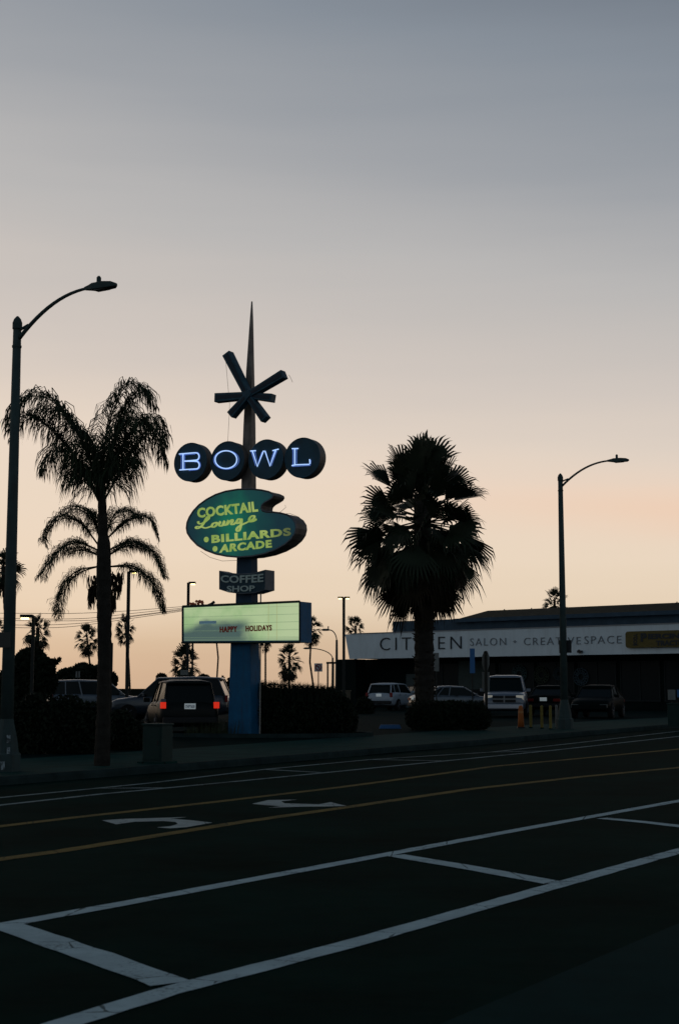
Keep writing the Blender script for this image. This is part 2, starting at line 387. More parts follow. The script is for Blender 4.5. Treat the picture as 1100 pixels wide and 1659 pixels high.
for p in ([(163, 1277.5), (270, 1277)], [(428, 1247), (519, 1252)], [(600, 1231), (715, 1233)], [(795, 1219), (880, 1217)]):
    line('stall_line', p, .14, faint, dz=.008)
def zz(L, ox, oy, k): return [(ox + x/k, oy + y/k) for x, y in L]
arrow_m = road_paint('arrow_paint', (.33, .39, .38), (.08, .1, .1), .55)
def arrow(pix):
    P = [ground(x, y, .006) for x, y in pix]; b = MB(); b.add([tuple(p) for p in P], [tuple(range(len(P)))])
    return tag(b.build('turn_arrow', arrow_m), kind='structure')
arrow(zz([(40, 130), (100, 147), (180, 136), (300, 133), (352, 137), (362, 146), (330, 155), (272, 160), (330, 164), (400, 159), (508, 140), (440, 132), (360, 125), (330, 124), (400, 116), (250, 121), (130, 124)], 150, 1280, 2.619))
arrow(zz([(676, 60), (745, 44), (870, 42), (800, 49), (815, 58), (960, 62), (1010, 53), (1078, 69), (1000, 71), (900, 72), (745, 76), (800, 71)], 150, 1280, 2.619))

# ------------------------------------------------------------------ the bowling sign
SP = ground(397, 1194, .15); SROT = R(-28)
SO = (SP.x, SP.y, SP.z)
sign = thing('roadside_sign', 'tall bowling alley pylon sign with spire, star, neon BOWL discs and lit marquee', 'sign', SO, SROT)
def sl(px, py, y=-.4): return plane_local(px, py, SO, SROT, y)
def tapered(b, stations, depth):     # stations (px_left, px_right, py) measured on the post centre plane
    rings = []
    for xl, xr, py in stations:
        xa, z = sl(xl, py, 0); xb, _ = sl(xr, py, 0); w = (xb-xa)/2*.80; c = (xa+xb)/2; d = depth(w)
        rings.append([(c-w, -d, z), (c+w, -d, z), (c+w, d, z), (c-w, d, z)])
    b.loft(rings)
b = MB(); tapered(b, [(373, 420, 1200), (377, 417, 1035)], lambda w: w*.75); b.build('post', blue, sign, bevel=.02)
b = MB(); tapered(b, [(383, 416, 1035.1), (386, 415, 900), (386, 415, 880)], lambda w: w*.75); b.build('upper_post', mat('navy_post', (.018, .05, .09), .6, noise=.3, nscale=3), sign, bevel=.015)
b = MB(); tapered(b, [(392, 414, 880.2), (393, 413, 780), (396, 412.5, 690), (400, 411, 600), (405, 410, 520), (407.2, 409, 488)], lambda w: w*.8); b.build('spire', spire_m, sign)
b = MB()
xc, z0 = sl(421, 1192, -.12); _, z1 = sl(419, 960, -.12); b.tube([(xc, -.12, z0), (xc, -.12, z1)], .022); b.build('conduit', mat('pale_conduit', (.22, .21, .19), .5, metal=.3), sign)
# loose wires
def wire(pts, y=-.3):
    b = MB(); b.tube([(sl(x, yy, y)[0], y, sl(x, yy, y)[1]) for x, yy in pts], .006, 4); b.build('loose_wire', cable_m, sign)
wire([(365, 575), (368, 610), (372, 655), (371, 680), (369, 716)]); wire([(468, 607), (471, 612), (474, 619)])
wire([(325, 893), (340, 903), (360, 909), (385, 908)], -.45); wire([(462, 818), (463, 822), (455, 829), (444, 833), (470, 832), (485, 838)], .1)
# star: six box arms
cxs, cys = 403.5, 641
for i, (ex, ey, wd, yo) in enumerate(((369, 573, .34, -.30), (351, 645, .34, -.36), (375, 673, .30, -.42), (431, 680, .30, -.38), (443, 645, .30, -.34), (461, 606, .32, -.40))):
    a = Vector(sl(cxs, cys, yo)); e = Vector(sl(ex, ey, yo)); d = (e-a); L = d.length; d.normalize(); n = Vector((-d.y, d.x))
    b = MB()
    w0, w1 = wd*.30, wd*.42
    tip = a + d*L
    poly0 = [a - d*.15 - n*w0, tip - n*w1, tip + n*w1, a - d*.15 + n*w0]
    b.prism([(p.x, p.y) for p in poly0], yo-.14, yo+.14)
    o = b.build('star_arm', starm, sign, bevel=.012)
    # dark blue channel strip carrying dead tubing
    b = MB(); q = [a + d*.1 - n*w0*.45, tip - d*.06 - n*w1*.5, tip - d*.06 + n*w1*.5, a + d*.1 + n*w0*.45]
    b.prism([(p.x, p.y) for p in q], yo-.152, yo-.138); b.build('tube_channel', mat('channel_dark_blue', (.012, .022, .034), .5), o)
# BOWL discs
def neon_tubes(strokes, y, r, par, m, name, closed=False, off=0):
    b = MB()
    for st in strokes:
        P = [Vector(sl(px, py, y)) for px, py in st]
        if off:
            Q = []
            for i, p in enumerate(P):
                d = (P[min(i+1, len(P)-1)] - P[max(i-1, 0)]); d.normalize(); Q.append(p + Vector((-d.y, d.x))*off)
            P = Q
        b.tube([(p.x, y, p.y) for p in P], r, 6)
    return b.build(name, m, par, smooth=True)
def cB(L): return zz(L, 280, 700, 9.167)
def cW(L): return zz(L, 390, 700, 7.857)
def arc(cx, cy, rx, ry, a0, a1, n=10): return [(cx + rx*math.cos(R(a0+(a1-a0)*i/n)), cy + ry*math.sin(R(a0+(a1-a0)*i/n))) for i in range(n+1)]
LET = {
 'B': ([cB([(95, 325), (150, 320), (340, 305)] + arc(345, 362, 45, 54, -85, 80) + [(250, 424), (172, 430)]), cB([(180, 432), (340, 432)] + arc(348, 490, 45, 56, -85, 85) + [(250, 552), (100, 562)]), cB([(152, 325), (152, 558)])],
       [cB([(128, 330), (126, 556)]), cB([(178, 330), (178, 548)]), cB([(100, 343), (330, 325)] + arc(340, 362, 62, 68, -70, 75)), cB([(330, 446)] + arc(345, 490, 66, 70, -60, 85) + [(240, 572)])]),
 'O': ([cB(arc(790, 408, 162, 132, 0, 360, 28))], [cB(arc(795, 412, 188, 140, 0, 360, 28))]),
 'W': ([cW([(122, 240), (192, 236)]), cW([(150, 240), (212, 438), (290, 238), (310, 240), (372, 432), (447, 226)]), cW([(405, 236), (482, 216)])],
       [cW([(136, 250), (190, 430)]), cW([(180, 250), (218, 400), (272, 250)]), cW([(318, 250), (368, 405), (426, 238)]), cW([(390, 430), (460, 240)])]),
 'L': ([cW([(652, 210), (732, 208)]), cW([(688, 210), (688, 416)]), cW([(650, 426), (700, 416), (872, 410), (882, 400), (878, 345)])],
       [cW([(665, 215), (664, 418)]), cW([(712, 215), (712, 400)]), cW([(660, 438), (885, 424), (895, 360)])]),
}
for (px, py, ch) in ((308.7, 748.5, 'B'), (368.5, 746.5, 'O'), (431, 744, 'W'), (490, 741.5, 'L')):
    c = sl(px, py, -.42); b = MB(); b.disc_prism(c, .61, -.42, -.06)
    o = b.build('neon_disc', steel, sign); o['label'] = 'round can carrying the neon letter ' + ch
    b = MB(); b.disc_prism(c, .585, -.428, -.41); b.build('disc_face', navy, o)
    b = MB(); n = 40
    b.tube([(c[0] + .60*math.cos(2*math.pi*k/n), -.425, c[1] + .60*math.sin(2*math.pi*k/n)) for k in range(n+1)], .018, 6); b.build('rim_trim', starm, o)
    neon_tubes(LET[ch][0], -.475, .019, o, neon, 'neon_letter')
    neon_tubes(LET[ch][1], -.455, .013, o, neon2, 'neon_outline')
# cocktail lounge panel
OUT = zz([(12, 360), (18, 310), (38, 262), (75, 205), (125, 152), (190, 105), (270, 62), (360, 32), (470, 14), (590, 11), (680, 20), (745, 34), (782, 52), (788, 72), (775, 95), (745, 115), (708, 135), (684, 158), (678, 182), (690, 205), (725, 216), (785, 217), (850, 225), (910, 240), (958, 272), (985, 315), (990, 360), (978, 410), (945, 460), (890, 508), (805, 555), (710, 590), (600, 613), (480, 622), (370, 613), (275, 594), (185, 560), (110, 515), (52, 455), (20, 405)], 300, 790, 5.5)
OL = [sl(x, y, -.45) for x, y in OUT]
OL = OL[::-1]
b = MB(); b.prism(OL, -.45, .22); panel = b.build('lounge_panel', steel, sign)
ccx = sum(p[0] for p in OL)/len(OL); ccz = sum(p[1] for p in OL)/len(OL)
def field_green(t, bs):
    g = t.nodes.new('ShaderNodeTexCoord'); s_ = t.nodes.new('ShaderNodeSeparateXYZ'); t.links.new(g.outputs['Object'], s_.inputs[0]); x, z = s_.outputs[0], s_.outputs[2]
    hx, hz = sl(377, 848, -.45)
    dx = nmath(t, 'MULTIPLY', nmath(t, 'ADD', x, -hx), 1.0); dz_ = nmath(t, 'MULTIPLY', nmath(t, 'ADD', z, -hz), .62)
    r = nmath(t, 'SQRT', nmath(t, 'ADD', nmath(t, 'MULTIPLY', dx, dx), nmath(t, 'MULTIPLY', dz_, dz_)))
    n = t.nodes.new('ShaderNodeTexNoise'); n.inputs['Scale'].default_value = 2.2; t.links.new(g.outputs['Object'], n.inputs[0])
    r2 = nmath(t, 'ADD', r, nmath(t, 'MULTIPLY_ADD', n.outputs[0], .8, -.4))
    c = mixc(t, smooth(t, r2, .0, .9), (.002, .110, .062, 1), (.002, .036, .036, 1))
    c = mixc(t, smooth(t, r2, .75, 1.7), c, (.002, .016, .026, 1))
    t.links.new(c, bs.inputs['Emission Color'])
greenm = emis_field('backlit_green_face', (.01, .05, .045), field_green)
def inset(P, k):
    Q = []; n = len(P)
    for i in range(n):
        a, p, c = Vector(P[i-1]), Vector(P[i]), Vector(P[(i+1) % n]); d = (c-a).normalized(); Q.append((p.x + d.y*k, p.y - d.x*k))
    return Q
# orientation check for the inset direction
area = sum(OL[i-1][0]*OL[i][1] - OL[i][0]*OL[i-1][1] for i in range(len(OL)))
b = MB(); b.prism(inset(OL, -.035 if area > 0 else .035), -.457, -.44); b.build('panel_face', greenm, panel)
b = MB(); b.tube([(x, -.458, z) for x, z in OL + OL[:1]], .022, 6); b.build('panel_rim', mat('rim_metal', (.10, .10, .12), .5, metal=.4), panel)
def field_txt(t, bs):
    g = t.nodes.new('ShaderNodeTexCoord'); s_ = t.nodes.new('ShaderNodeSeparateXYZ'); t.links.new(g.outputs['Object'], s_.inputs[0]); x = s_.outputs[0]
    x1 = sl(425, 850, -.46)[0]; x2 = sl(470, 850, -.46)[0]
    n = t.nodes.new('ShaderNodeTexNoise'); n.inputs['Scale'].default_value = 3; t.links.new(g.outputs['Object'], n.inputs[0])
    a = mixc(t, smooth(t, n.outputs[0], .3, .7), (.20, .30, .06, 1), (.31, .39, .105, 1))
    c = mixc(t, smooth(t, x, x1, x2), a, (.07, .085, .03, 1))
    t.links.new(c, bs.inputs['Emission Color'])
txtm = emis_field('backlit_yellow_lettering', (.15, .16, .05), field_txt)
def TQ(name, s, pix, k=5.5, ox=300, oy=790, y=-.457, m=None, **kw):
    q = [sl(*p, y) for p in zz(pix, ox, oy, k)]; return text(name, s, q, y, m or txtm, kw.pop('parent', panel), **kw)
TQ('cocktail_lettering', 'COCKTAIL', [(112, 272), (652, 214), (642, 120), (108, 184)], bold=.036, space=1.06)
TQ('billiards_lettering', 'BILLIARDS', [(238, 496), (946, 428), (942, 356), (236, 424)], bold=.040, space=1.12)
TQ('arcade_lettering', 'ARCADE', [(305, 582), (775, 534), (770, 464), (318, 508)], bold=.040, space=1.12)
for c in ((190, 463), (268, 546)):
    b = MB(); p = sl(300 + c[0]/5.5, 790 + c[1]/5.5, -.457); b.disc_prism(p, .085, -.477, -.455, 14); b.build('bullet_dot', txtm, panel)
# script word drawn as a brush stroke
def brush(name, strokes, w, m, parent, y=-.457):
    b = MB()
    for st in strokes:
        P = [Vector(sl(300+x/5.5, 790+yy/5.5, y)) for x, yy in st]
        # catmull-rom refine
        Q = []
        for i in range(len(P)-1):
            p0, p1, p2, p3 = P[max(i-1, 0)], P[i], P[i+1], P[min(i+2, len(P)-1)]
            for k in range(5):
                t = k/5; Q.append(.5*((2*p1) + (p2-p0)*t + (2*p0-5*p1+4*p2-p3)*t*t + (3*p1-p0-3*p2+p3)*t**3))
        Q.append(P[-1]); vs = []
        for i, p in enumerate(Q):
            d = (Q[min(i+1, len(Q)-1)] - Q[max(i-1, 0)]).normalized()
            ww = w*(.45 + .75*abs(d.y)); n = Vector((-d.y, d.x))*ww
            for sg in (1, -1): vs += [(p.x+n.x*sg, y-.02, p.y+n.y*sg), (p.x+n.x*sg, y+.002, p.y+n.y*sg)]
        fs = []
        for i in range(len(Q)-1):
            a = 4*i; fs += [(a, a+2, a+6, a+4), (a, a+4, a+5, a+1), (a+2, a+3, a+7, a+6)]
        b.add(vs, fs)
    return b.build(name, m, parent)
brush('lounge_script', [
    [(118, 300), (122, 318), (145, 322), (185, 300), (214, 272), (206, 260), (190, 274), (166, 320), (140, 350), (112, 364), (97, 357), (112, 347), (150, 352), (185, 360), (235, 345)],
    [(275, 312), (250, 322), (240, 345), (258, 352), (280, 335), (285, 315), (275, 312), (300, 318)],
    [(318, 300), (305, 330), (315, 342), (335, 335), (352, 298), (345, 330), (362, 334), (378, 318)],
    [(388, 290), (374, 330), (395, 305), (420, 287), (425, 298), (412, 325), (430, 328), (452, 312)],
    [(500, 285), (478, 280), (462, 300), (466, 318), (485, 312), (505, 282), (500, 330), (488, 375), (470, 388), (460, 375), (475, 350), (520, 325), (555, 310)],
    [(553, 308), (585, 296), (612, 275), (618, 256), (600, 252), (580, 268), (572, 290), (585, 304), (612, 298), (640, 280)]], .034, txtm, panel)
# coffee shop box
q = [(355, 924.5), (367, 928), (390, 929.5), (412, 928), (430, 923), (430, 955.5), (412, 961), (390, 962.5), (370, 960), (355, 955)]
P = [sl(x, y, -.42) for x, y in q][::-1]
b = MB(); b.prism(P, -.42, .12); cs = b.build('coffee_shop_box', mat('grey_blue_metal', (.10, .12, .14), .5, noise=.3), sign)
b = MB(); b.prism(inset(P, -.03 if sum(P[i-1][0]*P[i][1] - P[i][0]*P[i-1][1] for i in range(len(P))) > 0 else .03), -.427, -.41); b.build('box_face', mat('slate_face', (.025, .055, .075), .6, noise=.3, nscale=4), cs)
greyt = mat('grey_lettering', (.40, .48, .44), .7)
def TP(name, s, pix, y, m, parent, **kw): return text(name, s, [sl(*p, y) for p in pix], y, m, parent, **kw)
TP('coffee_lettering', 'COFFEE', [(358, 945), (427, 944.5), (427, 931), (358, 933.5)], -.427, greyt, cs, bold=.022, bow=.03)
TP('shop_lettering', 'SHOP', [(368, 959.5), (413, 958), (413, 948.5), (368, 949.5)], -.427, greyt, cs, bold=.022)
# marquee
mk = [(296, 1041.5), (486, 1041), (486, 974.5), (296, 982.5)]
MQ = [sl(x, y, -.48) for x, y in mk]
zb, zt = (MQ[0][1]+MQ[1][1])/2, (MQ[2][1]+MQ[3][1])/2
b = MB(); P = [MQ[0], MQ[1], MQ[2], MQ[3]]; b.prism(P, -.48, .24); mq = b.build('marquee', blue, sign, bevel=.015)
def field_mq(t, bs):
    g = t.nodes.new('ShaderNodeTexCoord'); s_ = t.nodes.new('ShaderNodeSeparateXYZ'); t.links.new(g.outputs['Object'], s_.inputs[0]); x, z = s_.outputs[0], s_.outputs[2]
    xl, xr = MQ[0][0], MQ[1][0]
    U = nmath(t, 'DIVIDE', nmath(t, 'ADD', x, -xl), xr-xl); V = nmath(t, 'DIVIDE', nmath(t, 'ADD', z, -zb), zt-zb)
    n = t.nodes.new('ShaderNodeTexNoise'); n.inputs['Scale'].default_value = 1.6; n.inputs['Detail'].default_value = 4; t.links.new(g.outputs['Object'], n.inputs[0])
    nn_ = nmath(t, 'MULTIPLY_ADD', n.outputs[0], .30, -.15)
    # dead tubes: lower-left region
    hz = nmath(t, 'ADD', nmath(t, 'MULTIPLY_ADD', smooth(t, U, .0, .25), .15, .41), nn_)
    low = nmath(t, 'SUBTRACT', 1.0, smooth(t, nmath(t, 'SUBTRACT', V, hz), -.16, .14))
    left = nmath(t, 'SUBTRACT', 1.0, smooth(t, nmath(t, 'ADD', U, nmath(t, 'MULTIPLY', nn_, .5)), .50, .66))
    dark = nmath(t, 'MULTIPLY', low, left)
    lit = mixc(t, smooth(t, n.outputs[0], .35, .65), (.27, .42, .19, 1), (.38, .50, .26, 1))
    lit = mixc(t, smooth(t, U, .52, .95), lit, (.42, .52, .29, 1))
    c = mixc(t, dark, lit, (.050, .090, .082, 1))
    # horizontal letter tracks
    fr = nmath(t, 'FRACT', nmath(t, 'MULTIPLY', V, 5.0)); tr = nmath(t, 'LESS_THAN', nmath(t, 'ABSOLUTE', nmath(t, 'ADD', fr, -.5)), .028)
    c = mixc(t, nmath(t, 'MULTIPLY', tr, .40), c, (.10, .15, .09, 1))
    # stained seams on the right
    sm = nmath(t, 'LESS_THAN', nmath(t, 'ABSOLUTE', nmath(t, 'ADD', nmath(t, 'ABSOLUTE', nmath(t, 'ADD', U, -.775)), -.035)), .004)
    c = mixc(t, nmath(t, 'MULTIPLY', sm, .35), c, (.30, .26, .08, 1))
    bot = nmath(t, 'SUBTRACT', 1.0, smooth(t, V, .02, .14)); c = mixc(t, nmath(t, 'MULTIPLY', bot, .55), c, (.16, .24, .15, 1))
    t.links.new(c, bs.inputs['Emission Color'])
mqm = emis_field('backlit_marquee_face', (.12, .13, .11), field_mq)
b = MB(); q = [(MQ[0][0]+.05, MQ[0][1]+.05), (MQ[1][0]-.04, MQ[1][1]+.06), (MQ[2][0]-.04, MQ[2][1]-.04), (MQ[3][0]+.05, MQ[3][1]-.05)]
b.prism(q, -.487, -.47); b.build('marquee_face', mqm, mq)
b = MB()
for i in range(4):
    a, c = MQ[i], MQ[(i+1) % 4]; b.tube([(a[0], -.49, a[1]), (c[0], -.49, c[1])], .030, 4)
b.build('marquee_frame', mat('dark_frame', (.010, .022, .022), .6), mq)
b = MB()
for k in range(1, 5):
    v = (k-.5)/5+.01
    v = k/5 - .1
    a, c = qlerp(q, 0.0, v), qlerp(q, 1.0, v); b.tube([(a[0], -.492, a[1]), (c[0], -.492, c[1])], .0035, 4)
b.build('letter_track', mat('track_plastic', (.4, .5, .4), .5, emit=(.16, .24, .13), es=.8), mq)
rt = mat('dark_red_letters', (.22, .016, .010), .6, emit=(.2, .01, .005), es=.1)
TP('happy_lettering', 'HAPPY', [(356.5, 1025), (384.5, 1024), (384.5, 1014.5), (356.5, 1015.5)], -.495, rt, mq, bold=.03, space=1.15)
TP('holidays_lettering', 'HOLIDAYS', [(398.5, 1023.5), (440.5, 1022), (440.5, 1012.5), (398.5, 1014)], -.495, rt, mq, bold=.03, space=1.15)
b = MB(); qa = qlerp(q, .13, .53); b.box(((qlerp(q, .13, .5)[0]+qlerp(q, .30, .5)[0])/2, -.4885, qlerp(q, .2, .535)[1]), (.62, .003, .10)); b.build('repair_tape', mat('grey_tape', (.30, .50, .62), .7, noise=.3, nscale=5, emit=(.05, .09, .12), es=.5), mq)
# small red-orange scraps, stubs on top of the marquee
b = MB()
for k in range(22):
    px = rnd.choice((rnd.uniform(309, 314), rnd.uniform(319, 332), rnd.uniform(321, 330))); py = 980 - (rnd.uniform(0, 6) if px > 317 else rnd.uniform(-1, 2)); x, z = sl(px, py, -.1)
    b.box((x, -.1+rnd.uniform(-.1, .1), z), (.07, .05, .06), Matrix.Rotation(rnd.uniform(0, 3), 3, 'Y') @ Matrix.Rotation(rnd.uniform(0, 3), 3, 'X'))
b.build('red_scrap', redm, mq)
b = MB(); p0, p1, p2 = sl(333, 980, -.1), sl(343, 978, -.1), sl(347, 975.5, -.1); b.tube([(p0[0], -.1, p0[1]-.03), (p1[0], -.1, p1[1]), (p2[0], -.1, p2[1])], [.02, .035, .05], 6); b.build('bent_stub', black, mq)

# ------------------------------------------------------------------ street lamps of the road
def make_lamp(loc, rz):
    HP = at(24, 512, loc[1]).z - loc[2]          # cap height
    bx = Vector((math.sin(-(rz+R(90))), math.cos(rz+R(90))))
    ex, ez = plane_local(160, 463, loc, rz, 0)   # middle of the lamp head in the arm's plane
    t = thing('street_lamp', '', 'street lamp', loc, rz)
    b = MB(); n = 8
    rings = []
    for z, r in ((0, .31), (.32, .30), (.36, .26), (.62, .22), (.95, .145), (1.0, .135)):
        rings.append([(r*math.cos(2*math.pi*(k+.5)/n), r*math.sin(2*math.pi*(k+.5)/n), z) for k in range(n)])
    b.loft(rings); b.build('base', galv, t)
    b = MB(); b.tube([(0, 0, 1.0), (0, 0, 4.5), (0, 0, HP-.24)], [.132, .11, .083], 12); b.build('pole', galv, t, smooth=True)
    b = MB(); b.tube([(0, 0, HP-.26), (0, 0, HP-.14), (0, 0, HP-.06), (0, 0, HP)], [.10, .10, .07, .02], 12); b.build('cap', galv, t)
    b = MB(); b.tube([(0, 0, HP-.64), (0, 0, HP-.60)], [.098, .098], 12); b.build('collar', galv, t)
    b = MB(); pts = []
    for i in range(13):
        u = i/12; pts.append((.06 + (ex-.32)*u, 0, HP-.46 + (ez-HP+.46)*(1-(1-u)**2.1)))
    b.tube(pts, [.042 - .012*i/12 for i in range(13)], 8)
    b.tube([(.05, 0, HP-.30), (.16, 0, HP-.26), (.30, 0, pts[2][2])], .028, 6); b.build('arm', galv, t, smooth=True)
    hz = pts[-1][2]; hx = pts[-1][0]
    b = MB(); rings = []
    for x, w, h0, h1 in ((-.10, .03, -.03, .03), (.04, .06, -.05, .045), (.16, .10, -.07, .06), (.42, .11, -.08, .055), (.62, .09, -.08, .03), (.70, .04, -.06, -.01)):
        rings.append([(hx+x, w*a, hz + (h0 if c_ < 0 else h1)) for a, c_ in ((-1, -1), (1, -1), (1, 1), (.6, 1.0), (-.6, 1.0), (-1, 1))])
    b.loft(rings); h = b.build('lamp_head', galv, t, bevel=.015)
    b = MB(); b.box((hx+.34, 0, hz-.082), (.3, .15, .02)); b.build('lens', mat('unlit_lens', (.05, .05, .05), .3), h)
    b = MB(); b.tube([(hx+.26, 0, hz+.06), (hx+.26, 0, hz+.17), (hx+.26, 0, hz+.2)], [.045, .045, .02], 8); b.build('photocell', galv, h)
    return t
def face(o): pass
pl = ground(9, 1250, .15); lamp1 = make_lamp((pl.x, pl.y, pl.z), R(-32.4))
tag(lamp1, 'tall tapered street lamp at the left edge with a paint-scarred base, nearest the viewer', 'street lamp', 'curved-arm street lamps along the far kerb')
pr = ground(915, 1181, .15); lamp2 = copy_tree(lamp1); lamp2.location = (pr.x, pr.y, pr.z)
lamp2['label'] = 'street lamp on the right in front of the white shopfront, beside the yellow bollards'
# graffiti and sticker marks on the left lamp's base only
for (a, z, w, h) in ((-100, .15, .13, .14), (-80, .27, .10, .06), (-60, .12, .12, .16), (-118, .26, .08, .05), (-35, .62, .07, .15), (-35, .40, .06, .13)):
    r = .303 if z < .34 else (.235 if z > .5 else .262)
    rot = Matrix.Rotation(R(a+90), 3, 'Z'); b = MB(); b.box(rot @ Vector((0, -r*.965, z)), (w, .01, h), rot)
    b.build('paint_mark', mat('pale_paint_mark', (.24, .29, .31), .8, nscale=14, col2=(.04, .05, .05), thr=(.45, .58)), lamp1)
b = MB(); b.box((.0, -.14, 1.9+.62), (.36, .02, .30)); b.build('notice_plate', mat('plate_back', (.022, .03, .03), .6), lamp1)
b = MB(); b.box((.03, .10, 2.85), (.46, .02, .44)); b.build('sign_back', mat('sign_back_metal', (.022, .026, .028), .6), lamp2)

# ------------------------------------------------------------------ palms
def refine(P, k=5):
    Q = []
    for i in range(len(P)-1):
        p0, p1, p2, p3 = P[max(i-1, 0)], P[i], P[i+1], P[min(i+2, len(P)-1)]
        for j in range(k):
            t = j/k; Q.append(.5*((2*p1) + (p2-p0)*t + (2*p0-5*p1+4*p2-p3)*t*t + (3*p1-p0-3*p2+p3)*t**3))
    Q.append(P[-1]); return Q
def feather(b, P, r0, leaf, dens, rng, hang=.7, taper=True):
    """one feather frond: rachis P (Vectors), leaflets hanging from it"""
    Q = refine(P, 6); n = len(Q); b.tube(Q, [r0*(1-.85*i/(n-1)) for i in range(n)], 4)
    Ls = [0]
    for a, c in zip(Q, Q[1:]): Ls.append(Ls[-1] + (c-a).length)
    T = Ls[-1]; m = int(T*dens); vs = []; fs = []
    for i in range(m):
        s = T*(.14 + .86*(i+rng.random())/m); j = max(k for k in range(n) if Ls[k] <= s); j = min(j, n-2)
        t = (s-Ls[j])/max(1e-6, Ls[j+1]-Ls[j]); p = Q[j].lerp(Q[j+1], t); d = (Q[j+1]-Q[j]).normalized()
        side = d.cross(Vector((0, 0, 1)))
        if side.length < .2: side = Vector((rng.uniform(-1, 1), rng.uniform(-1, 1), 0))
        side.normalize(); u = s/T
        L = leaf*(math.sin(math.pi*min(1, .18+.80*u))**.6 + .12)*rng.uniform(.75, 1.15)
        for sg in (-1, 1):
            a0 = (side*sg*rng.uniform(.35, 1) + d*rng.uniform(.15, .7) + Vector((0, 0, rng.uniform(-.2, .5))))
            a0.normalize(); g_ = Vector((0, 0, -1))
            p1 = p + a0*L*.33; d1 = (a0*(1-hang) + g_*hang + Vector((rng.uniform(-.2, .2), rng.uniform(-.2, .2), 0))).normalized()
            p2 = p1 + d1*L*.35; d2 = (d1*.4 + g_).normalized(); p3 = p2 + d2*L*.36
            w = Vector((rng.uniform(-1, 1), rng.uniform(-.4, .4), rng.uniform(-.2, .2))).normalized()*.0068*(.6+leaf)
            k = len(vs); vs += [p-w*.6, p+w*.6, p1-w, p1+w, p2-w*.9, p2+w*.9, p3]
            fs += [(k, k+1, k+3, k+2), (k+2, k+3, k+5, k+4), (k+4, k+5, k+6)]
    b.add(vs, fs)
def ringed_trunk(name, pts, rad, m, parent, n=12, rough=.06, step=.12):
    b = MB(); Q = []; Rr = []
    for (p, r), (p2, r2) in zip(zip(pts, rad), list(zip(pts, rad))[1:]):
        k = max(1, int((p2-p).length/step))
        for i in range(k): Q.append(p.lerp(p2, i/k)); Rr.append((r + (r2-r)*i/k)*(1 + (rough if i % 2 else -rough*.3) + rnd.uniform(-rough, rough)*.5))
    Q.append(pts[-1]); Rr.append(rad[-1]); b.tube(Q, Rr, n); return b.build(name, m, parent)
def local(o, p): return p - Vector(o.location)
# tall queen palm at the kerb
def queen(px, base_y, fronds, label, leaf, dens, trunk_px, name='queen_palm', group=None, Yb=None, hang=.52, reps=2, jit=.35, seed=3):
    B = ground(px, base_y, .15); rng = random.Random(seed)
    if Yb: B = Vector(((px-CX)/F*Yb, Yb, G(Yb)+.15))
    t = thing(name, label, 'palm tree', tuple(B), 0, group); Y0 = B.y
    pts = [local(t, at(x, y, Y0)) for x, y, w in trunk_px]; pts[0] = Vector((pts[0].x, pts[0].y, -.02))
    ringed_trunk('trunk', pts, [w/2/F*Y0 for x, y, w in trunk_px], barkm, t)
    b = MB()
    for fr in fronds:
        for r in range(reps):
            amp = rng.uniform(-1, 1)*1.2; P = []
            for i, (x, y) in enumerate(fr):
                u = i/(len(fr)-1); jx = rng.uniform(-1, 1)*6*u*jit*2; jy = rng.uniform(-1, 1)*6*u*jit*2
                P.append(local(t, at(x+jx+r*4*u, y+jy+r*7*u, Y0 + amp*math.sin(u*1.5))))
            feather(b, P, .022, leaf, dens, rng, hang)
    b.build('crown', frondm, t); return t
UP = [[(162, 812), (140, 730), (105, 668), (62, 636), (22, 652), (10, 680)], [(160, 812), (128, 750), (90, 700), (48, 672), (14, 700)], [(162, 806), (145, 740), (118, 690), (84, 660), (50, 668)],
      [(165, 802), (168, 730), (182, 662), (206, 618), (236, 632)], [(166, 802), (185, 715), (206, 655), (232, 628), (246, 652)], [(168, 806), (190, 735), (220, 688), (250, 675), (268, 712)],
      [(168, 812), (195, 760), (225, 712), (252, 700), (264, 742)], [(165, 802), (172, 745), (190, 698), (215, 672), (238, 690)], [(160, 806), (140, 770), (112, 735), (86, 728), (68, 760)],
      [(162, 806), (157, 750), (148, 712), (135, 700)], [(166, 806), (180, 770), (200, 745), (222, 740)], [(161, 812), (146, 780), (125, 760), (104, 768)]]
queen(165, 1241, UP, 'tall feathery queen palm at the kerb whose swept upper crown reaches the left edge', .80, 26,
      [(165, 1241, 26), (168, 1150, 22), (169, 1050, 21), (168, 930, 24), (167, 870, 17), (165, 800, 13), (164, 770, 8)], reps=2)
LO = [[(160, 884), (128, 845), (95, 838), (72, 862), (68, 880)], [(160, 892), (118, 878), (85, 900), (62, 934)], [(158, 918), (122, 928), (98, 962), (90, 996)], [(164, 880), (148, 838), (120, 822), (95, 830)],
      [(172, 874), (205, 842), (238, 836), (256, 866)], [(175, 892), (212, 876), (244, 894), (262, 932)], [(178, 918), (216, 918), (246, 945), (262, 988)], [(172, 866), (186, 832), (206, 826), (222, 838)],
      [(165, 870), (158, 840), (140, 822)], [(160, 900), (130, 888), (104, 892)], [(176, 900), (205, 880), (232, 888)]]
q2 = queen(170, 0, LO, 'shorter feathery queen palm whose lighter drooping crown shows behind the tall one', .46, 60,
      [(172, 1225, 20), (171, 1100, 19), (170, 980, 22), (168, 880, 22), (168, 860, 10)], Yb=38.0, reps=2, hang=.28, seed=11)
rng = random.Random(5)
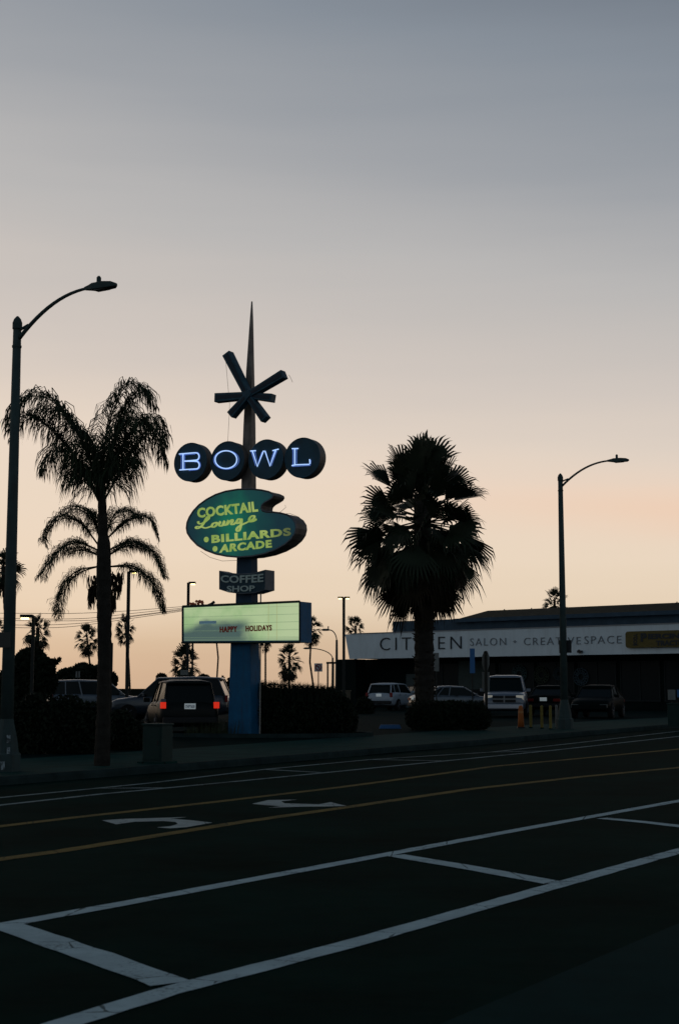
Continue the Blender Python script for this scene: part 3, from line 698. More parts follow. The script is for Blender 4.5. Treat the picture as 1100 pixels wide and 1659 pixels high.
for cxp, cyp, ww, hh in ((152, 945, 10, 26), (190, 940, 12, 30), (148, 962, 6, 16), (184, 965, 5, 24)):
    b = MB()
    for k in range(70):
        u = rng.random(); p = local(q2, at(cxp + rng.uniform(-1, 1)*ww*(1-u*.6), cyp - hh/2 + hh*u, 38 + rng.uniform(-.4, .4)))
        b.tube([p, p + Vector((rng.uniform(-.06, .06), rng.uniform(-.06, .06), -.3))], [.02, .006], 3)
    b.build('dead_seed_cluster', deadm, q2)

def fan_leaf(b, origin, d, pet, rad, rng, nseg=22, spread=78, droop=.35, wf=1.0, bend=0, rk=.68):
    d = d.normalized(); hub = origin + d*pet + Vector((0, 0, -.08*pet*pet))
    b.tube([origin, hub], [.024*wf, .016*wf], 3)
    d = (d + Vector((0, 0, -bend))).normalized()
    side = d.cross(Vector((0, 0, 1)))
    if side.length < .15: side = Vector((1, 0, 0))
    side.normalize(); upv = side.cross(d).normalized()
    tilt = rng.uniform(-1.2, 1.2); side2 = (side*math.cos(tilt) + upv*math.sin(tilt)).normalized()
    vs = []; fs = []; fold = rng.uniform(.0, .35); nrm = d.cross(side2).normalized()
    for i in range(nseg):
        a = R(-spread + 2*spread*(i+.5)/nseg); da = R(spread/nseg)
        L = rad*(.66 + .34*math.cos(a*.9))*rng.uniform(.88, 1.1)
        f = lambda t: (d*math.cos(t) + side2*math.sin(t) - nrm*fold*abs(math.sin(t))).normalized()
        dn = Vector((0, 0, -1))
        ml = hub + f(a-da)*rad*rk*(.66+.34*math.cos(a*.9)) + dn*.05*droop*rad; mr_ = hub + f(a+da)*rad*rk*(.66+.34*math.cos(a*.9)) + dn*.05*droop*rad
        mid = hub + f(a)*L*.84 + dn*.11*droop*L; w = (f(a+da)-f(a-da))*L*.20
        tip = hub + f(a)*L*.97 + Vector((rng.uniform(-.07, .07)*L, rng.uniform(-.07, .07)*L, -droop*L*rng.uniform(.18, .5)))
        k = len(vs); vs += [hub, ml, mr_, mid-w, mid+w, tip]; fs += [(k, k+1, k+2), (k+1, k+3, k+4, k+2), (k+3, k+5, k+4)]
    b.add(vs, fs)
def fan_palm(px, ytop, ybot_crown, width_px, Y, label, trunk_w, base_dx=0, nleaf=70, nseg=20, seed=1, skirt=.45, group=None, lean=0, name='fan_palm', zb=None, bark=None, vary=.12, sp=80, ps0=.5, bs0=.52, rk0=.68):
    rng = random.Random(seed); k = F/Y
    gz = G(Y)+.15 if zb is None else zb
    B = Vector(((px+base_dx-CX)/k, Y, gz)); t = thing(name, label, 'palm tree', tuple(B), 0, group)
    zt = local(t, at(px, ytop, Y)).z; zc = local(t, at(px, ybot_crown, Y)).z; Rw = width_px/2/k; H = zt - zc
    xo = local(t, at(px, ytop, Y)).x
    top = zt - min(Rw*.95, H*.42)
    tw = trunk_w/2/k
    ringed_trunk('trunk', [Vector((0, 0, -.1)), Vector((xo*.35 + lean, 0, top*.5)), Vector((xo, 0, top))], [tw*1.1, tw, tw*.95], bark or barkm, t, 10, .08, max(.15, H*.03))
    if Y < 60:
        bs_ = MB()
        for i in range(260):
            z = rng.uniform(.3, top*.62); az = rng.uniform(0, 6.28); d = Vector((math.cos(az), math.sin(az), rng.uniform(-.2, .9))); c0 = Vector((xo*z/top*.7, 0, z)); bs_.tube([c0 + d*tw*.8, c0 + d*tw*rng.uniform(1.12, 1.34)], [.035, .012], 4)
        bs_.build('leaf_base_stubs', deadm, t)['kind'] = 'stuff'
    b = MB(); bd = MB()
    for i in range(nleaf):
        u = (i+.5)/nleaf; az = i*2.39996 + rng.uniform(-.3, .3)
        L = Rw*rng.uniform(1-vary, 1+vary*.8)
        if u < 1-skirt:                                   # live leaves: upright to horizontal
            w = u/(1-skirt); el = R(80 - 98*w + rng.uniform(-9, 9)); z0 = top + .05 - w*H*.18
            if Y < 60:
                el = R(84 - 100*w + rng.uniform(-16, 14)); z0 -= rng.uniform(0, .5); L *= rng.choice((1, 1, 1.05, .92, .8))
            bb = b; dr = .25+.5*w; bend = .15*w; ps, bs = ps0, bs0
        else:                                             # hanging skirt
            w = (u-(1-skirt))/skirt; el = R(-12 - 34*w + rng.uniform(-12, 12)); z0 = top - H*.14 - w*(top - zc - Rw*.62)*.80
            bb = bd if w > .45 else b; L *= (1-.20*w)*(rng.choice((1, 1, .85)) if Y < 60 else 1); dr = .8; bend = .5 + 2.2*w + rng.uniform(-.2, .5); ps, bs = (.62 - .14*w)*ps0/.5, bs0
        d = Vector((math.cos(az)*math.cos(el), math.sin(az)*math.cos(el), math.sin(el)))
        fan_leaf(bb, Vector((xo, 0, z0)), d, L*ps, L*bs, rng, nseg, sp, dr, max(1, Rw*.6) if Y < 60 else 1.0, bend, rk0)
    b.build('crown', fanm, t)
    if bd.v: bd.build('dead_skirt', deadm, t)
    return t
fan_palm(683, 698, 985, 222, 53, 'large bushy fan palm with shaggy hanging skirt standing right of the bowling sign', 30, nleaf=178, nseg=15, seed=6, skirt=.56, base_dx=4, vary=.20, sp=50, ps0=.52, bs0=.54, rk0=.58)
FP = [  # px, top, crown bottom, width, Y, label, trunk px, base_dx, skirt
 (62, 994, 1050, 48, 150, 'distant fan palm behind the bracket lamp at the left, above the dark tree', 6, 0, .5),
 (141, 1011, 1062, 38, 170, 'distant fan palm standing just left of the kerb palm trunk above dark foliage', 3, 0, .5),
 (203, 992, 1046, 40, 170, 'distant fan palm with leaning trunk behind the lamp right of the kerb palm', 3, 11, .4),
 (300, 1048, 1100, 54, 130, 'distant full-headed fan palm low under the left end of the lit marquee', 7, 0, .4),
 (206, 1100, 1130, 0, 0, '', 0, 0, 0),
 (347, 985, 1037, 34, 200, 'distant palm trunk rising behind the marquee between lamp and blue post', 2.6, 4, .4),
 (430, 1000, 1056, 32, 200, 'distant fan palm whose head hangs out just below the marquee beside the blue post', 3, 1, .5),
 (469, 1042, 1104, 42, 150, 'distant round-headed fan palm between the blue post and the no-turn sign', 4, 0, .5),
 (505, 996, 1046, 36, 180, 'distant fan palm half hidden by the right end of the marquee', 3, 6, .5),
 (576, 996, 1040, 38, 190, 'distant fan palm poking above the left end of the white shopfront', 4, 0, .3),
 (898, 951, 1000, 44, 160, 'distant fan palm poking above the brown roof behind the right street lamp', 4, 0, .3),
 (6, 888, 958, 66, 75, 'fan palm half cropped by the left edge behind the near street lamp', 8, 0, .4),
 (-4, 1002, 1040, 26, 150, 'distant fan palm barely showing at the left edge below its taller neighbour', 3, 0, .4),
]
for i, (px, a, c, w, Y, lb, tw, bdx, sk) in enumerate(FP):
    if not lb: continue
    fan_palm(px, a, c, w, Y, lb, tw, base_dx=bdx, nleaf=[44, 50, 38, 56, 0, 40, 46, 62, 42, 34, 40, 50, 40][i], nseg=8, seed=20+i, skirt=sk, vary=.26, sp=48, ps0=.42, bs0=.62, rk0=.5, lean=[0, .5, 0, -.3, 0, .4, 0, 0, -.5, 0, 0, .3, 0][i], group='distant fan palms on the skyline')

# ------------------------------------------------------------------ leafy masses
def leaves(b, c, r, n, size, rng, shell=.55, zmin=None):
    vs = []; fs = []
    for _ in range(n):
        d = Vector((rng.gauss(0, 1), rng.gauss(0, 1), rng.gauss(0, 1))).normalized(); q = shell + (1-shell)*rng.random()**.7
        p = Vector((c[0]+d.x*r[0]*q, c[1]+d.y*r[1]*q, c[2]+d.z*r[2]*q))
        if zmin is not None and p.z < zmin: p.z = zmin + rng.random()*.1
        a = Vector((rng.uniform(-1, 1), rng.uniform(-1, 1), rng.uniform(-1, 1))).normalized(); e = a.cross(Vector((rng.uniform(-1, 1), rng.uniform(-1, 1), rng.uniform(-1, 1)))).normalized()
        s_ = size*rng.uniform(.6, 1.3); k = len(vs); vs += [p-a*s_, p+e*s_*.5, p+a*s_, p-e*s_*.5]; fs.append((k, k+1, k+2, k+3))
    b.add(vs, fs)
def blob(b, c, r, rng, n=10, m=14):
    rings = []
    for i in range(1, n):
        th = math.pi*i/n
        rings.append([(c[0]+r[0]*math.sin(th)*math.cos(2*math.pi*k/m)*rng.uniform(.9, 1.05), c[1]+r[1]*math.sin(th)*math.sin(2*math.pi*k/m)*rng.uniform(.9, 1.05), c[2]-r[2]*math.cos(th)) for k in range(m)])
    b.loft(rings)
def bushy(name, label, cat, px_boxes, Y, leaf=.07, n=2500, seed=1, depth=1.0, base_y=None, stems=False, gz=None, sprigs=None, trunk=False, group=None):
    """px_boxes: ellipses (cx, cy, rx, ry) in the photo, turned into clumps of real depth at distance Y"""
    rng = random.Random(seed); k = F/Y; gz_ = G(Y)+.15 if gz is None else gz
    x0 = sum(p[0] for p in px_boxes)/len(px_boxes)
    t = thing(name, label, cat, ((x0-CX)/k, Y, gz_), 0, group)
    b = MB(); bc = MB()
    tot = sum(p[2]*p[3] for p in px_boxes)
    for (cx, cy, rx, ry) in px_boxes:
        p = local(t, at(cx, cy, Y)); p.y += rng.uniform(-.3, .3)*depth
        r = (rx/k, max(rx, ry)/k*depth*.7, ry/k)
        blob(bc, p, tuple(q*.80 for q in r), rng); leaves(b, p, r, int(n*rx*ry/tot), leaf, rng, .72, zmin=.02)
    if sprigs:
        x1, x2, ya, yb, ns, hs = sprigs
        for _ in range(ns):
            px = rng.uniform(x1, x2); u = (px-x1)/(x2-x1); p = local(t, at(px, ya+(yb-ya)*u, Y)); p.y += rng.uniform(-.4, .4)
            b.tube([p - Vector((0, 0, .2)), p + Vector((rng.uniform(-.04, .04), 0, rng.uniform(.3, 1)*hs))], [.008, .002], 3)
            if rng.random() < .6: leaves(b, p + Vector((0, 0, hs*.4)), (.05, .05, hs*.4), 5, leaf*.6, rng)
    b.build('foliage', hedgem, t); bc.build('dark_core', hcore, t)  # solid dark core blobs fill the inside of the leaf clumps
    if trunk:
        z = local(t, at(x0, px_boxes[0][1], Y)).z; b = MB(); b.tube([(0, 0, -.05), (.05, 0, z*.5), (0, 0, z)], [.16, .13, .08], 8); b.build('trunk', barkm, t)
    return t
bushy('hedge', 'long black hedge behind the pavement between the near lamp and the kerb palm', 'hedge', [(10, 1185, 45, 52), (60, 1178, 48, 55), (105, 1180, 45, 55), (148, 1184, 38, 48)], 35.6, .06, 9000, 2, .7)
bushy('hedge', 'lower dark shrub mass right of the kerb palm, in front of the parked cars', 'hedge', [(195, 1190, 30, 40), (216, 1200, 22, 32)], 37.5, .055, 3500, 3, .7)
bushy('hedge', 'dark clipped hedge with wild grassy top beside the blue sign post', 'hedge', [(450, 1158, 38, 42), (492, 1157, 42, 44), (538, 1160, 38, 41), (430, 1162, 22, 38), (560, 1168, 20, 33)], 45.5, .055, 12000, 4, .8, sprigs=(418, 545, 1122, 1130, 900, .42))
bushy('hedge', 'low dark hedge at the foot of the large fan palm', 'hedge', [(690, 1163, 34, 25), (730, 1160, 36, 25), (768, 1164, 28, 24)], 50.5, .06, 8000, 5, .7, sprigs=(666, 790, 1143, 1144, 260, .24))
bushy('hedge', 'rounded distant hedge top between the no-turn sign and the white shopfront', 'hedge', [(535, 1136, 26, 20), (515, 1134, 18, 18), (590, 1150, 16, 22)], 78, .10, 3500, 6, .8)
bushy('broadleaf_tree', 'dark ragged broadleaf tree behind the bracket lamp at the left', 'tree', [(52, 1075, 26, 27), (75, 1085, 16, 20), (36, 1078, 14, 24), (86, 1072, 7, 5), (60, 1104, 34, 32), (95, 1070, 3, 3), (82, 1100, 12, 12), (20, 1110, 24, 34)], 55, .11, 6500, 7, .9, trunk=True)
bushy('broadleaf_tree', 'dark rounded bushy tree on the skyline behind the kerb palm', 'tree', [(112, 1100, 22, 18), (135, 1094, 24, 20), (160, 1096, 22, 18), (178, 1102, 12, 14)], 110, .17, 5000, 8, .9, trunk=True)
bushy('small_palm', 'tiny low palm tuft showing over the black car roofs, left', 'shrub', [(262, 1099, 9, 7)], 90, .12, 400, 9, .9)
bushy('cypress', 'narrow dark pointed shrub just left of the blue post above the car', 'shrub', [(361, 1098, 2.2, 3), (362, 1107, 5, 7), (365, 1118, 8, 14)], 70, .06, 900, 10, .9)
bushy('cypress', 'narrow flat-topped dark shrub touching the blue post', 'shrub', [(373, 1101, 4.5, 3), (373, 1108, 4, 8), (374, 1120, 7, 14)], 70, .06, 900, 12, .9)
bushy('small_palm', 'low dark shrub beneath the marquee right of the lamp pole', 'shrub', [(330, 1098, 9, 5)], 90, .1, 400, 13, .9)

# ------------------------------------------------------------------ car park lamps
def park_lamp(px, ytop, Y, w, label, heads, lit=True, hw=13, hh=3.2):
    k = F/Y; z0 = G(Y)+.15; t = thing('car_park_lamp', label, 'lamp post', ((px-CX)/k, Y, z0), 0, 'square car park lamps behind the sign')
    zt = local(t, at(px, ytop, Y)).z; r = w/2/k
    b = MB(); b.box((0, 0, zt/2), (2*r, 2*r, zt)); b.build('pole', farpole, t, bevel=r*.2)
    for sg in heads:
        L = hw/k; hz = zt - hh/2/k
        b = MB(); b.box((sg*(L*.5+r*.3), 0, hz + hh*.4/k), (L, L*.7, hh/k)); h = b.build('lamp_head', farpole, t, bevel=.01)
        b = MB(); b.box((sg*L*.68, -.02, hz - hh*.35/k), (L*.55, L*.5, hh*.55/k)); b.build('lamp_glass', lampon if lit else farpole, h)
    return t
park_lamp(208, 926, 62, 5.2, 'tall car park lamp with one lit head, right of the kerb palm', (1,), hw=13)
park_lamp(305, 944, 70, 4.4, 'car park lamp with one lit head rising behind the left end of the marquee', (1,), hw=11)
park_lamp(557, 968, 72, 4.6, 'car park lamp with two brightly lit heads beside the shopfront corner', (-1, 1), hw=9, hh=2.6)
park_lamp(55, 998, 52, 5.0, 'car park lamp with a long boxy head pointing left, in front of the dark tree', (-1,), hw=20, hh=5)
park_lamp(183, 1042, 110, 3.0, 'small far car park lamp right of the kerb palm trunk', (-1,), hw=6, hh=2)
park_lamp(313, 1008, 85, 3.0, 'slim post beside the lamp pole beneath the marquee', ())
for px, yt, yb_, lb in ((531, 1073, 1140, 'short slim post left of its twin with crossbar, far behind the hedge'), (540, 1073, 1140, 'short slim post under the low curved street lamp, far behind the hedge')):
    Y = 95; k = F/Y; t = thing('slim_post', lb, 'post', ((px-CX)/k, Y, G(Y)+.15), 0, 'slim twin posts behind the hedge')
    zt = local(t, at(px, yt, Y)).z; b = MB(); b.tube([(0, 0, 0), (0, 0, zt)], .055, 8); b.build('shaft', farpole, t)
    b = MB(); b.box(((.12 if px < 535 else -.02), 0, zt-.05), (.42, .12, .13)); b.build('top_bracket', farpole, t)
def far_cobra(px, ytop, hx, hy, Y, label):
    k = F/Y; t = thing('street_lamp', label, 'street lamp', ((px-CX)/k, Y, G(Y)+.1), 0, 'far curved street lamps down the avenue')
    zt = local(t, at(px, ytop, Y)).z; dx = (hx-px)/k; dz_ = (ytop-hy)/k
    b = MB(); b.tube([(0, 0, 0), (0, 0, zt)], [.13, .08], 8); b.build('pole', galv, t)
    b = MB(); b.tube([(dx*(1-math.cos(a)), 0, zt - .1 + (dz_+.1)*math.sin(a)) for a in [math.pi/2*i/8 for i in range(9)]], .045, 6); b.build('arm', galv, t)
    b = MB(); rings = []
    for u, w in ((-.1, .03), (.15, .11), (.5, .12), (.7, .04)):
        sg = -1 if dx < 0 else 1; rings.append([(dx + sg*u*.9, w*a, zt+dz_+h*w) for a, h in ((-1, -.6), (1, -.6), (.6, .8), (-.6, .8))])
    b.loft(rings); b.build('lamp_head', galv, t)
    b = MB(); b.tube([(dx-.1, 0, zt+dz_), (dx-.1, 0, zt+dz_+.28)], .05, 6); b.build('photocell', galv, t)
far_cobra(545.5, 1037, 534, 1021, 110, 'far curved street lamp just left of the two-headed car park lamp')
far_cobra(539, 1066, 503, 1051, 130, 'farthest low street lamp with a long arm reaching left over the no-turn sign')
# pale bollard / striped end far right of the lamp row
b = MB()

# ------------------------------------------------------------------ signs
def sign_post(name, label, px, ytop, Y, plate, m, shape='rect', postm=farpole, ybase=None, group=None, rz=0, pr_=.03):
    k = F/Y; t = thing(name, label, 'sign', ((px-CX)/k, Y, G(Y)+.15), rz, group)
    z = lambda y: local(t, at(px, y, Y)).z
    b = MB(); b.tube([(0, 0, 0), (0, 0, z(ytop))], pr_, 8); b.build('post', postm, t)
    for (dx, ya, yb_, w, mm_) in plate:
        b = MB(); za, zb_ = z(ya), z(yb_)
        if shape == 'round': 
            b.prism([(dx/k + w/2/k*math.cos(a), (za+zb_)/2 + (za-zb_)/2*math.sin(a)) for a in [2*math.pi*i/8+math.pi/8 for i in range(8)]], -pr_-.02, -pr_)
        else: b.box((dx/k, -pr_-.012, (za+zb_)/2), (w/k, .02, za-zb_))
        o = b.build('sign_plate', mm_, t, bevel=.004)
    return t, z, k
nt_, z, k = sign_post('road_sign', 'small square white no-left-turn sign on a thin post above the hedge', 516, 1075, 85, [(0, 1075, 1088.5, 13, signwhite)], None)
b = MB(); zc = z(1081.5); r = 4.6/k
b.tube([(r*math.cos(2*math.pi*i/24), -.056, zc + r*math.sin(2*math.pi*i/24)) for i in range(25)], .028, 5); b.tube([(-r*.7, -.058, zc+r*.7), (r*.7, -.058, zc-r*.7)], .024, 5); b.build('prohibition_ring', mat('sign_red', (.28, .03, .03), .5), nt_)
b = MB(); b.tube([(.055, -.060, zc-.10), (.055, -.060, zc+.02), (.01, -.060, zc+.055), (-.06, -.060, zc+.055)], .016, 5); b.prism([(-.05, zc+.10), (-.05, zc+.01), (-.115, zc+.055)], -.068, -.052); b.build('turn_arrow', black, nt_)
sign_post('shop_sign', 'pale upright sign board beside the fan palm trunk under the shopfront', 706, 1060, 75, [(0, 1058, 1088, 8.5, signdull)], None)
sign_post('shop_sign', 'slim blue upright sign board in front of the shopfront', 764, 1051, 68, [(0, 1051, 1091, 8, signblue)], None)
t_, z, k = sign_post('road_sign', 'sign post seen from behind with eight-sided plate above a narrow one, left of pickup', 786, 1055, 55, [], None, ybase=1150, pr_=.055)
b = MB(); b.prism([(x/k, z(y)) for x, y in ((-3, 1056), (3, 1056), (6, 1064), (6, 1076), (3, 1087), (-3, 1087), (-6, 1076), (-6, 1064))][::-1], .056, .075); b.build('upper_plate', signdull, t_)
b = MB(); b.box((0, .07, (z(1089)+z(1121))/2), (11.5/k, .02, z(1089)-z(1121))); b.build('lower_plate', signdull, t_)
sign_post('road_sign', 'small pale sign on the dark skyline tree, left of the kerb palm', 129, 1088, 72, [(-2.2, 1088, 1098, 2.5, signdull), (2.2, 1088, 1098, 2.5, signdull)], None)
sign_post('road_sign', 'small pale rectangular sign over the black car roof under the marquee', 300, 1086, 62, [(0, 1086, 1094, 12, signdull)], None)

# ------------------------------------------------------------------ power lines
for i, pts in enumerate(([(-20, 993.5), (60, 994), (120, 994), (206, 990), (300, 982.5)], [(-20, 1001), (60, 1003), (140, 1002), (215, 994), (300, 985)], [(-20, 1005), (70, 1006), (150, 1005), (230, 996), (300, 986.5)],
                         [(-20, 1012), (60, 1013), (130, 1010), (200, 1001), (300, 988)], [(-20, 1016), (60, 1017.5), (120, 1015), (200, 1004), (300, 989.5)])):
    b = MB(); P = refine([at(x, y, 120) for x, y in pts], 4); P.append(at(420, 1000 if i > 2 else 990, 140)); b.tube(P, .020, 4)
    tag(b.build('power_line', cable_m), ('topmost', 'second', 'middle', 'second lowest', 'lowest')[i] + ' of the thin power lines crossing the sky behind the kerb palm', 'power line', 'power lines')

# ------------------------------------------------------------------ shop building
BL = Vector((.43, 104., G(104)+.15)); BR = R(-41.7)
BO = tuple(BL)
def bl(px, py, y=0): return plane_local(px, py, BO, BR, y)
bld = thing('shop_building', 'long low shop building with white fascia, dark recessed shopfront and brown hipped roof', 'building', BO, BR)
LB = 34.0
fa = [bl(560, 1027), bl(1100, 1012)]; fbm = [bl(565, 1067), bl(1100, 1060)]
zt0 = (fa[0][1]+fa[1][1])/2; zb0 = (fbm[0][1]+fbm[1][1])/2
xl0 = bl(559, 1027)[0]; xl1 = bl(566, 1067)[0]
b = MB(); b.prism([(xl1, zb0), (LB, zb0), (LB, zt0), (xl0, zt0)], 0, .35); b.prism([(xl1+.02, zb0+.02), (LB-.05, zb0+.02), (LB-.05, zt0-.05), (xl0+.1, zt0-.05)], .352, 3.2)
b.build('fascia', white, bld)
b = MB(); b.box((LB/2+.5, .17, zt0+.03), (LB-1+.9, .42, .06)); b.build('coping', mat('coping_grey', (.2, .21, .22), .8), bld)
b = MB(); xw = bl(568, 1100, 1.9)[0]; b.box(((xw+LB)/2, 8.1, zb0/2), (LB-xw, 12, zb0-.01)); wallo = b.build('wall', dwall, bld)
b = MB(); b.box((xw+.9, .9, zb0/2), (1.8, 1.0, zb0-.02)); b.build('end_pier', dwall, bld)
# shop windows and columns
def win(x0, x1, z0, z1):
    b = MB(); b.box(((x0+x1)/2, 2.085, (z0+z1)/2), (x1-x0, .02, z1-z0)); g_ = b.build('window', glassd, bld)
    b = MB()
    for xx in (x0, (x0+x1)/2, x1): b.box((xx, 2.06, (z0+z1)/2), (.07, .06, z1-z0+.07))
    for zz_ in (z0, z1): b.box(((x0+x1)/2, 2.062, zz_), (x1-x0, .055, .07))
    b.build('window_frame', mat('window_frame_metal', (.012, .018, .02), .6, spec=.1), g_)
    return g_
ws = []
for i in range(9): ws.append(win(5.6+i*3.05, 8.3+i*3.05, .55, 2.95))
b = MB(); b.box((4.3, 2.06, 1.15), (1.0, .06, 2.3)); b.box((4.3, 2.02, 1.15), (.9, .02, 2.1)); b.build('door', mat('pale_teal_door', (.03, .05, .055), .6), bld)
b = MB()
xp = bl(828, 1100, 2.0)[0]
b.box((bl(760, 1090, 2.0)[0]+.3, 2.03, 2.2), (2.4, .03, 1.9)); b.build('window_poster', mat('dim_poster', (.035, .055, .055), .7, noise=.4, nscale=2), bld)
for (px, py, rr, col) in ((841, 1092, 14, (.045, .085, .09)), (877, 1094, 14, (.04, .055, .04)), (941, 1097, 13.5, (.05, .08, .10)), (905, 1092, 10, (.03, .05, .06))):
    x, zc = bl(px, py, 1.99); r = rr/25.; b = MB()
    mmx = mat('mural_%d' % px, col, .8, noise=.6, nscale=9)
    for q_ in (1, .72, .4): b.tube([(x + r*q_*math.cos(2*math.pi*i/24), 1.99, zc + r*q_*math.sin(2*math.pi*i/24)) for i in range(25)], .035, 4)
    for i in range(16):
        a = 2*math.pi*i/16; b.tube([(x + r*.4*math.cos(a), 1.99, zc + r*.4*math.sin(a)), (x + r*.98*math.cos(a+.12), 1.99, zc + r*.98*math.sin(a+.12))], .04, 4)
    b.build('window_mandala', mmx, bld)
# lettering
def TB(name, s, pix, m, y=0, parent=bld, **kw): return text(name, s, [bl(*p, y) for p in pix], y, m, parent, **kw)
TB('citizen_lettering', 'CITIZEN', [(616, 1054), (748, 1051.5), (748, 1031), (616, 1033.5)], ink, bold=-.014, space=1.35, thick=.05)
TB('salon_lettering', 'SALON', [(762, 1046.5), (820, 1045.5), (820, 1033.5), (762, 1034.5)], inkl, bold=-.012, space=1.25, thick=.04)
TB('plus_lettering', '+', [(831.5, 1042), (837, 1042), (837, 1037.5), (831.5, 1037.5)], inkl, thick=.04)
TB('creative_lettering', 'CREATIVE', [(849, 1045.5), (941, 1044), (941, 1032), (849, 1033.5)], inkl, bold=-.012, space=1.25, thick=.04)
TB('space_lettering', 'SPACE', [(947, 1043.5), (1007, 1042.5), (1007, 1030), (947, 1031)], inkl, bold=-.012, space=1.2, thick=.04)
# tattoo shop sign box
x0, za = bl(1013, 1023.5, -.2); x1, zb_ = bl(1014, 1050, -.2)
b = MB(); rr = .16; cor = []
for (cx_, cz_, a0) in ((x0+rr, zb_+rr, 180), (x0+6.8-rr, zb_+rr, 270), (x0+6.8-rr, za-rr, 0), (x0+rr, za-rr, 90)):
    cor += [(cx_+rr*math.cos(R(a0+a)), cz_+rr*math.sin(R(a0+a))) for a in (0, 30, 60, 90)]
b.prism(cor, -.2, -.003); sb = b.build('ochre_sign_board', ochre, bld)
TB('piercing_initial', 'P', [(1038, 1040), (1048, 1040), (1048, 1026), (1038, 1026)], ink, -.2, sb, bold=.05)
TB('piercing_lettering', 'IERCING', [(1050, 1036), (1114, 1034), (1114, 1026), (1050, 1027)], ink, -.2, sb, bold=.05)
TB('traction_lettering', 'TRACTIONS', [(1063, 1047), (1126, 1045), (1126, 1037), (1063, 1038)], ink, -.2, sb, bold=.05)
TB('body_lettering', 'BODY', [(1026, 1046), (1026, 1027), (1032, 1027), (1032, 1046)][0:1] + [(1026, 1027), (1032.5, 1027), (1032.5, 1046)], ink, -.2, sb, bold=.03)
b = MB(); p = bl(938, 1056, -.2); b.box((p[0], -.1, p[1]), (.3, .2, .14)); b.box((p[0]-.08, -.1, p[1]+.08), (.08, .1, .08)); b.build('floodlight', black, bld)
# roofs
zr = bl(640, 1007, 5)[1]
xa = bl(636, 1007, 5)[0]; xb = bl(752, 1007, 5)[0]
b = MB(); b.box(((xa+LB)/2, 9, (zt0-.2+zr)/2), (LB-xa, 8, zr-zt0+.2)); b.build('upper_wall', bluefascia, bld)
x1_, zrid = bl(748, 989, 7.5); zrid2 = bl(1100, 979, 7.5)[1]; zrid = (zrid+zrid2)/2
xe = bl(742, 1008, 4.8)[0]
b = MB(); vs = [(xe, 4.8, zr), (LB+.4, 4.8, zr), (LB+.4, 13.4, zr), (xe, 13.4, zr), (xe+.6, 7.5, zrid), (LB, 7.5, zrid), (LB, 10.5, zrid), (xe+.6, 10.5, zrid)]
b.add(vs, [(0, 1, 5, 4), (1, 2, 6, 5), (2, 3, 7, 6), (3, 0, 4, 7), (4, 5, 6, 7), (3, 2, 1, 0)]); b.build('roof', brownroof, bld)
b = MB(); b.box(((xe+LB)/2, 4.72, zr-.12), (LB-xe+.6, .16, .26)); b.build('eave_board', bluefascia, bld)
for px in (817, 861, 1097): x, _ = bl(px, 985, 9); b = MB(); b.tube([(x, 9, zrid-.05), (x, 9, zrid+.16)], .04, 6); b.build('roof_vent', black, bld)
# notices standing at the right edge
for px, py, w, h, m_, lb in ((1084, 1126, 12, 16, signdull, 'pale notice on a short stand at the right edge'), (1099, 1124, 12, 12, signblue, 'blue notice cropped by the right edge beside the pale one')):
    Y = 62; k = F/Y; t = thing('notice', lb, 'notice', ((px-CX)/k, Y, G(Y)+.15)); zc = local(t, at(px, py, Y)).z
    b = MB(); b.box((0, 0, zc), (w/k, .03, h/k)); b.build('notice_panel', m_, t)
    b = MB(); b.tube([(0, .035, 0), (0, .035, zc)], .02, 6); b.build('stand', farpole, t)
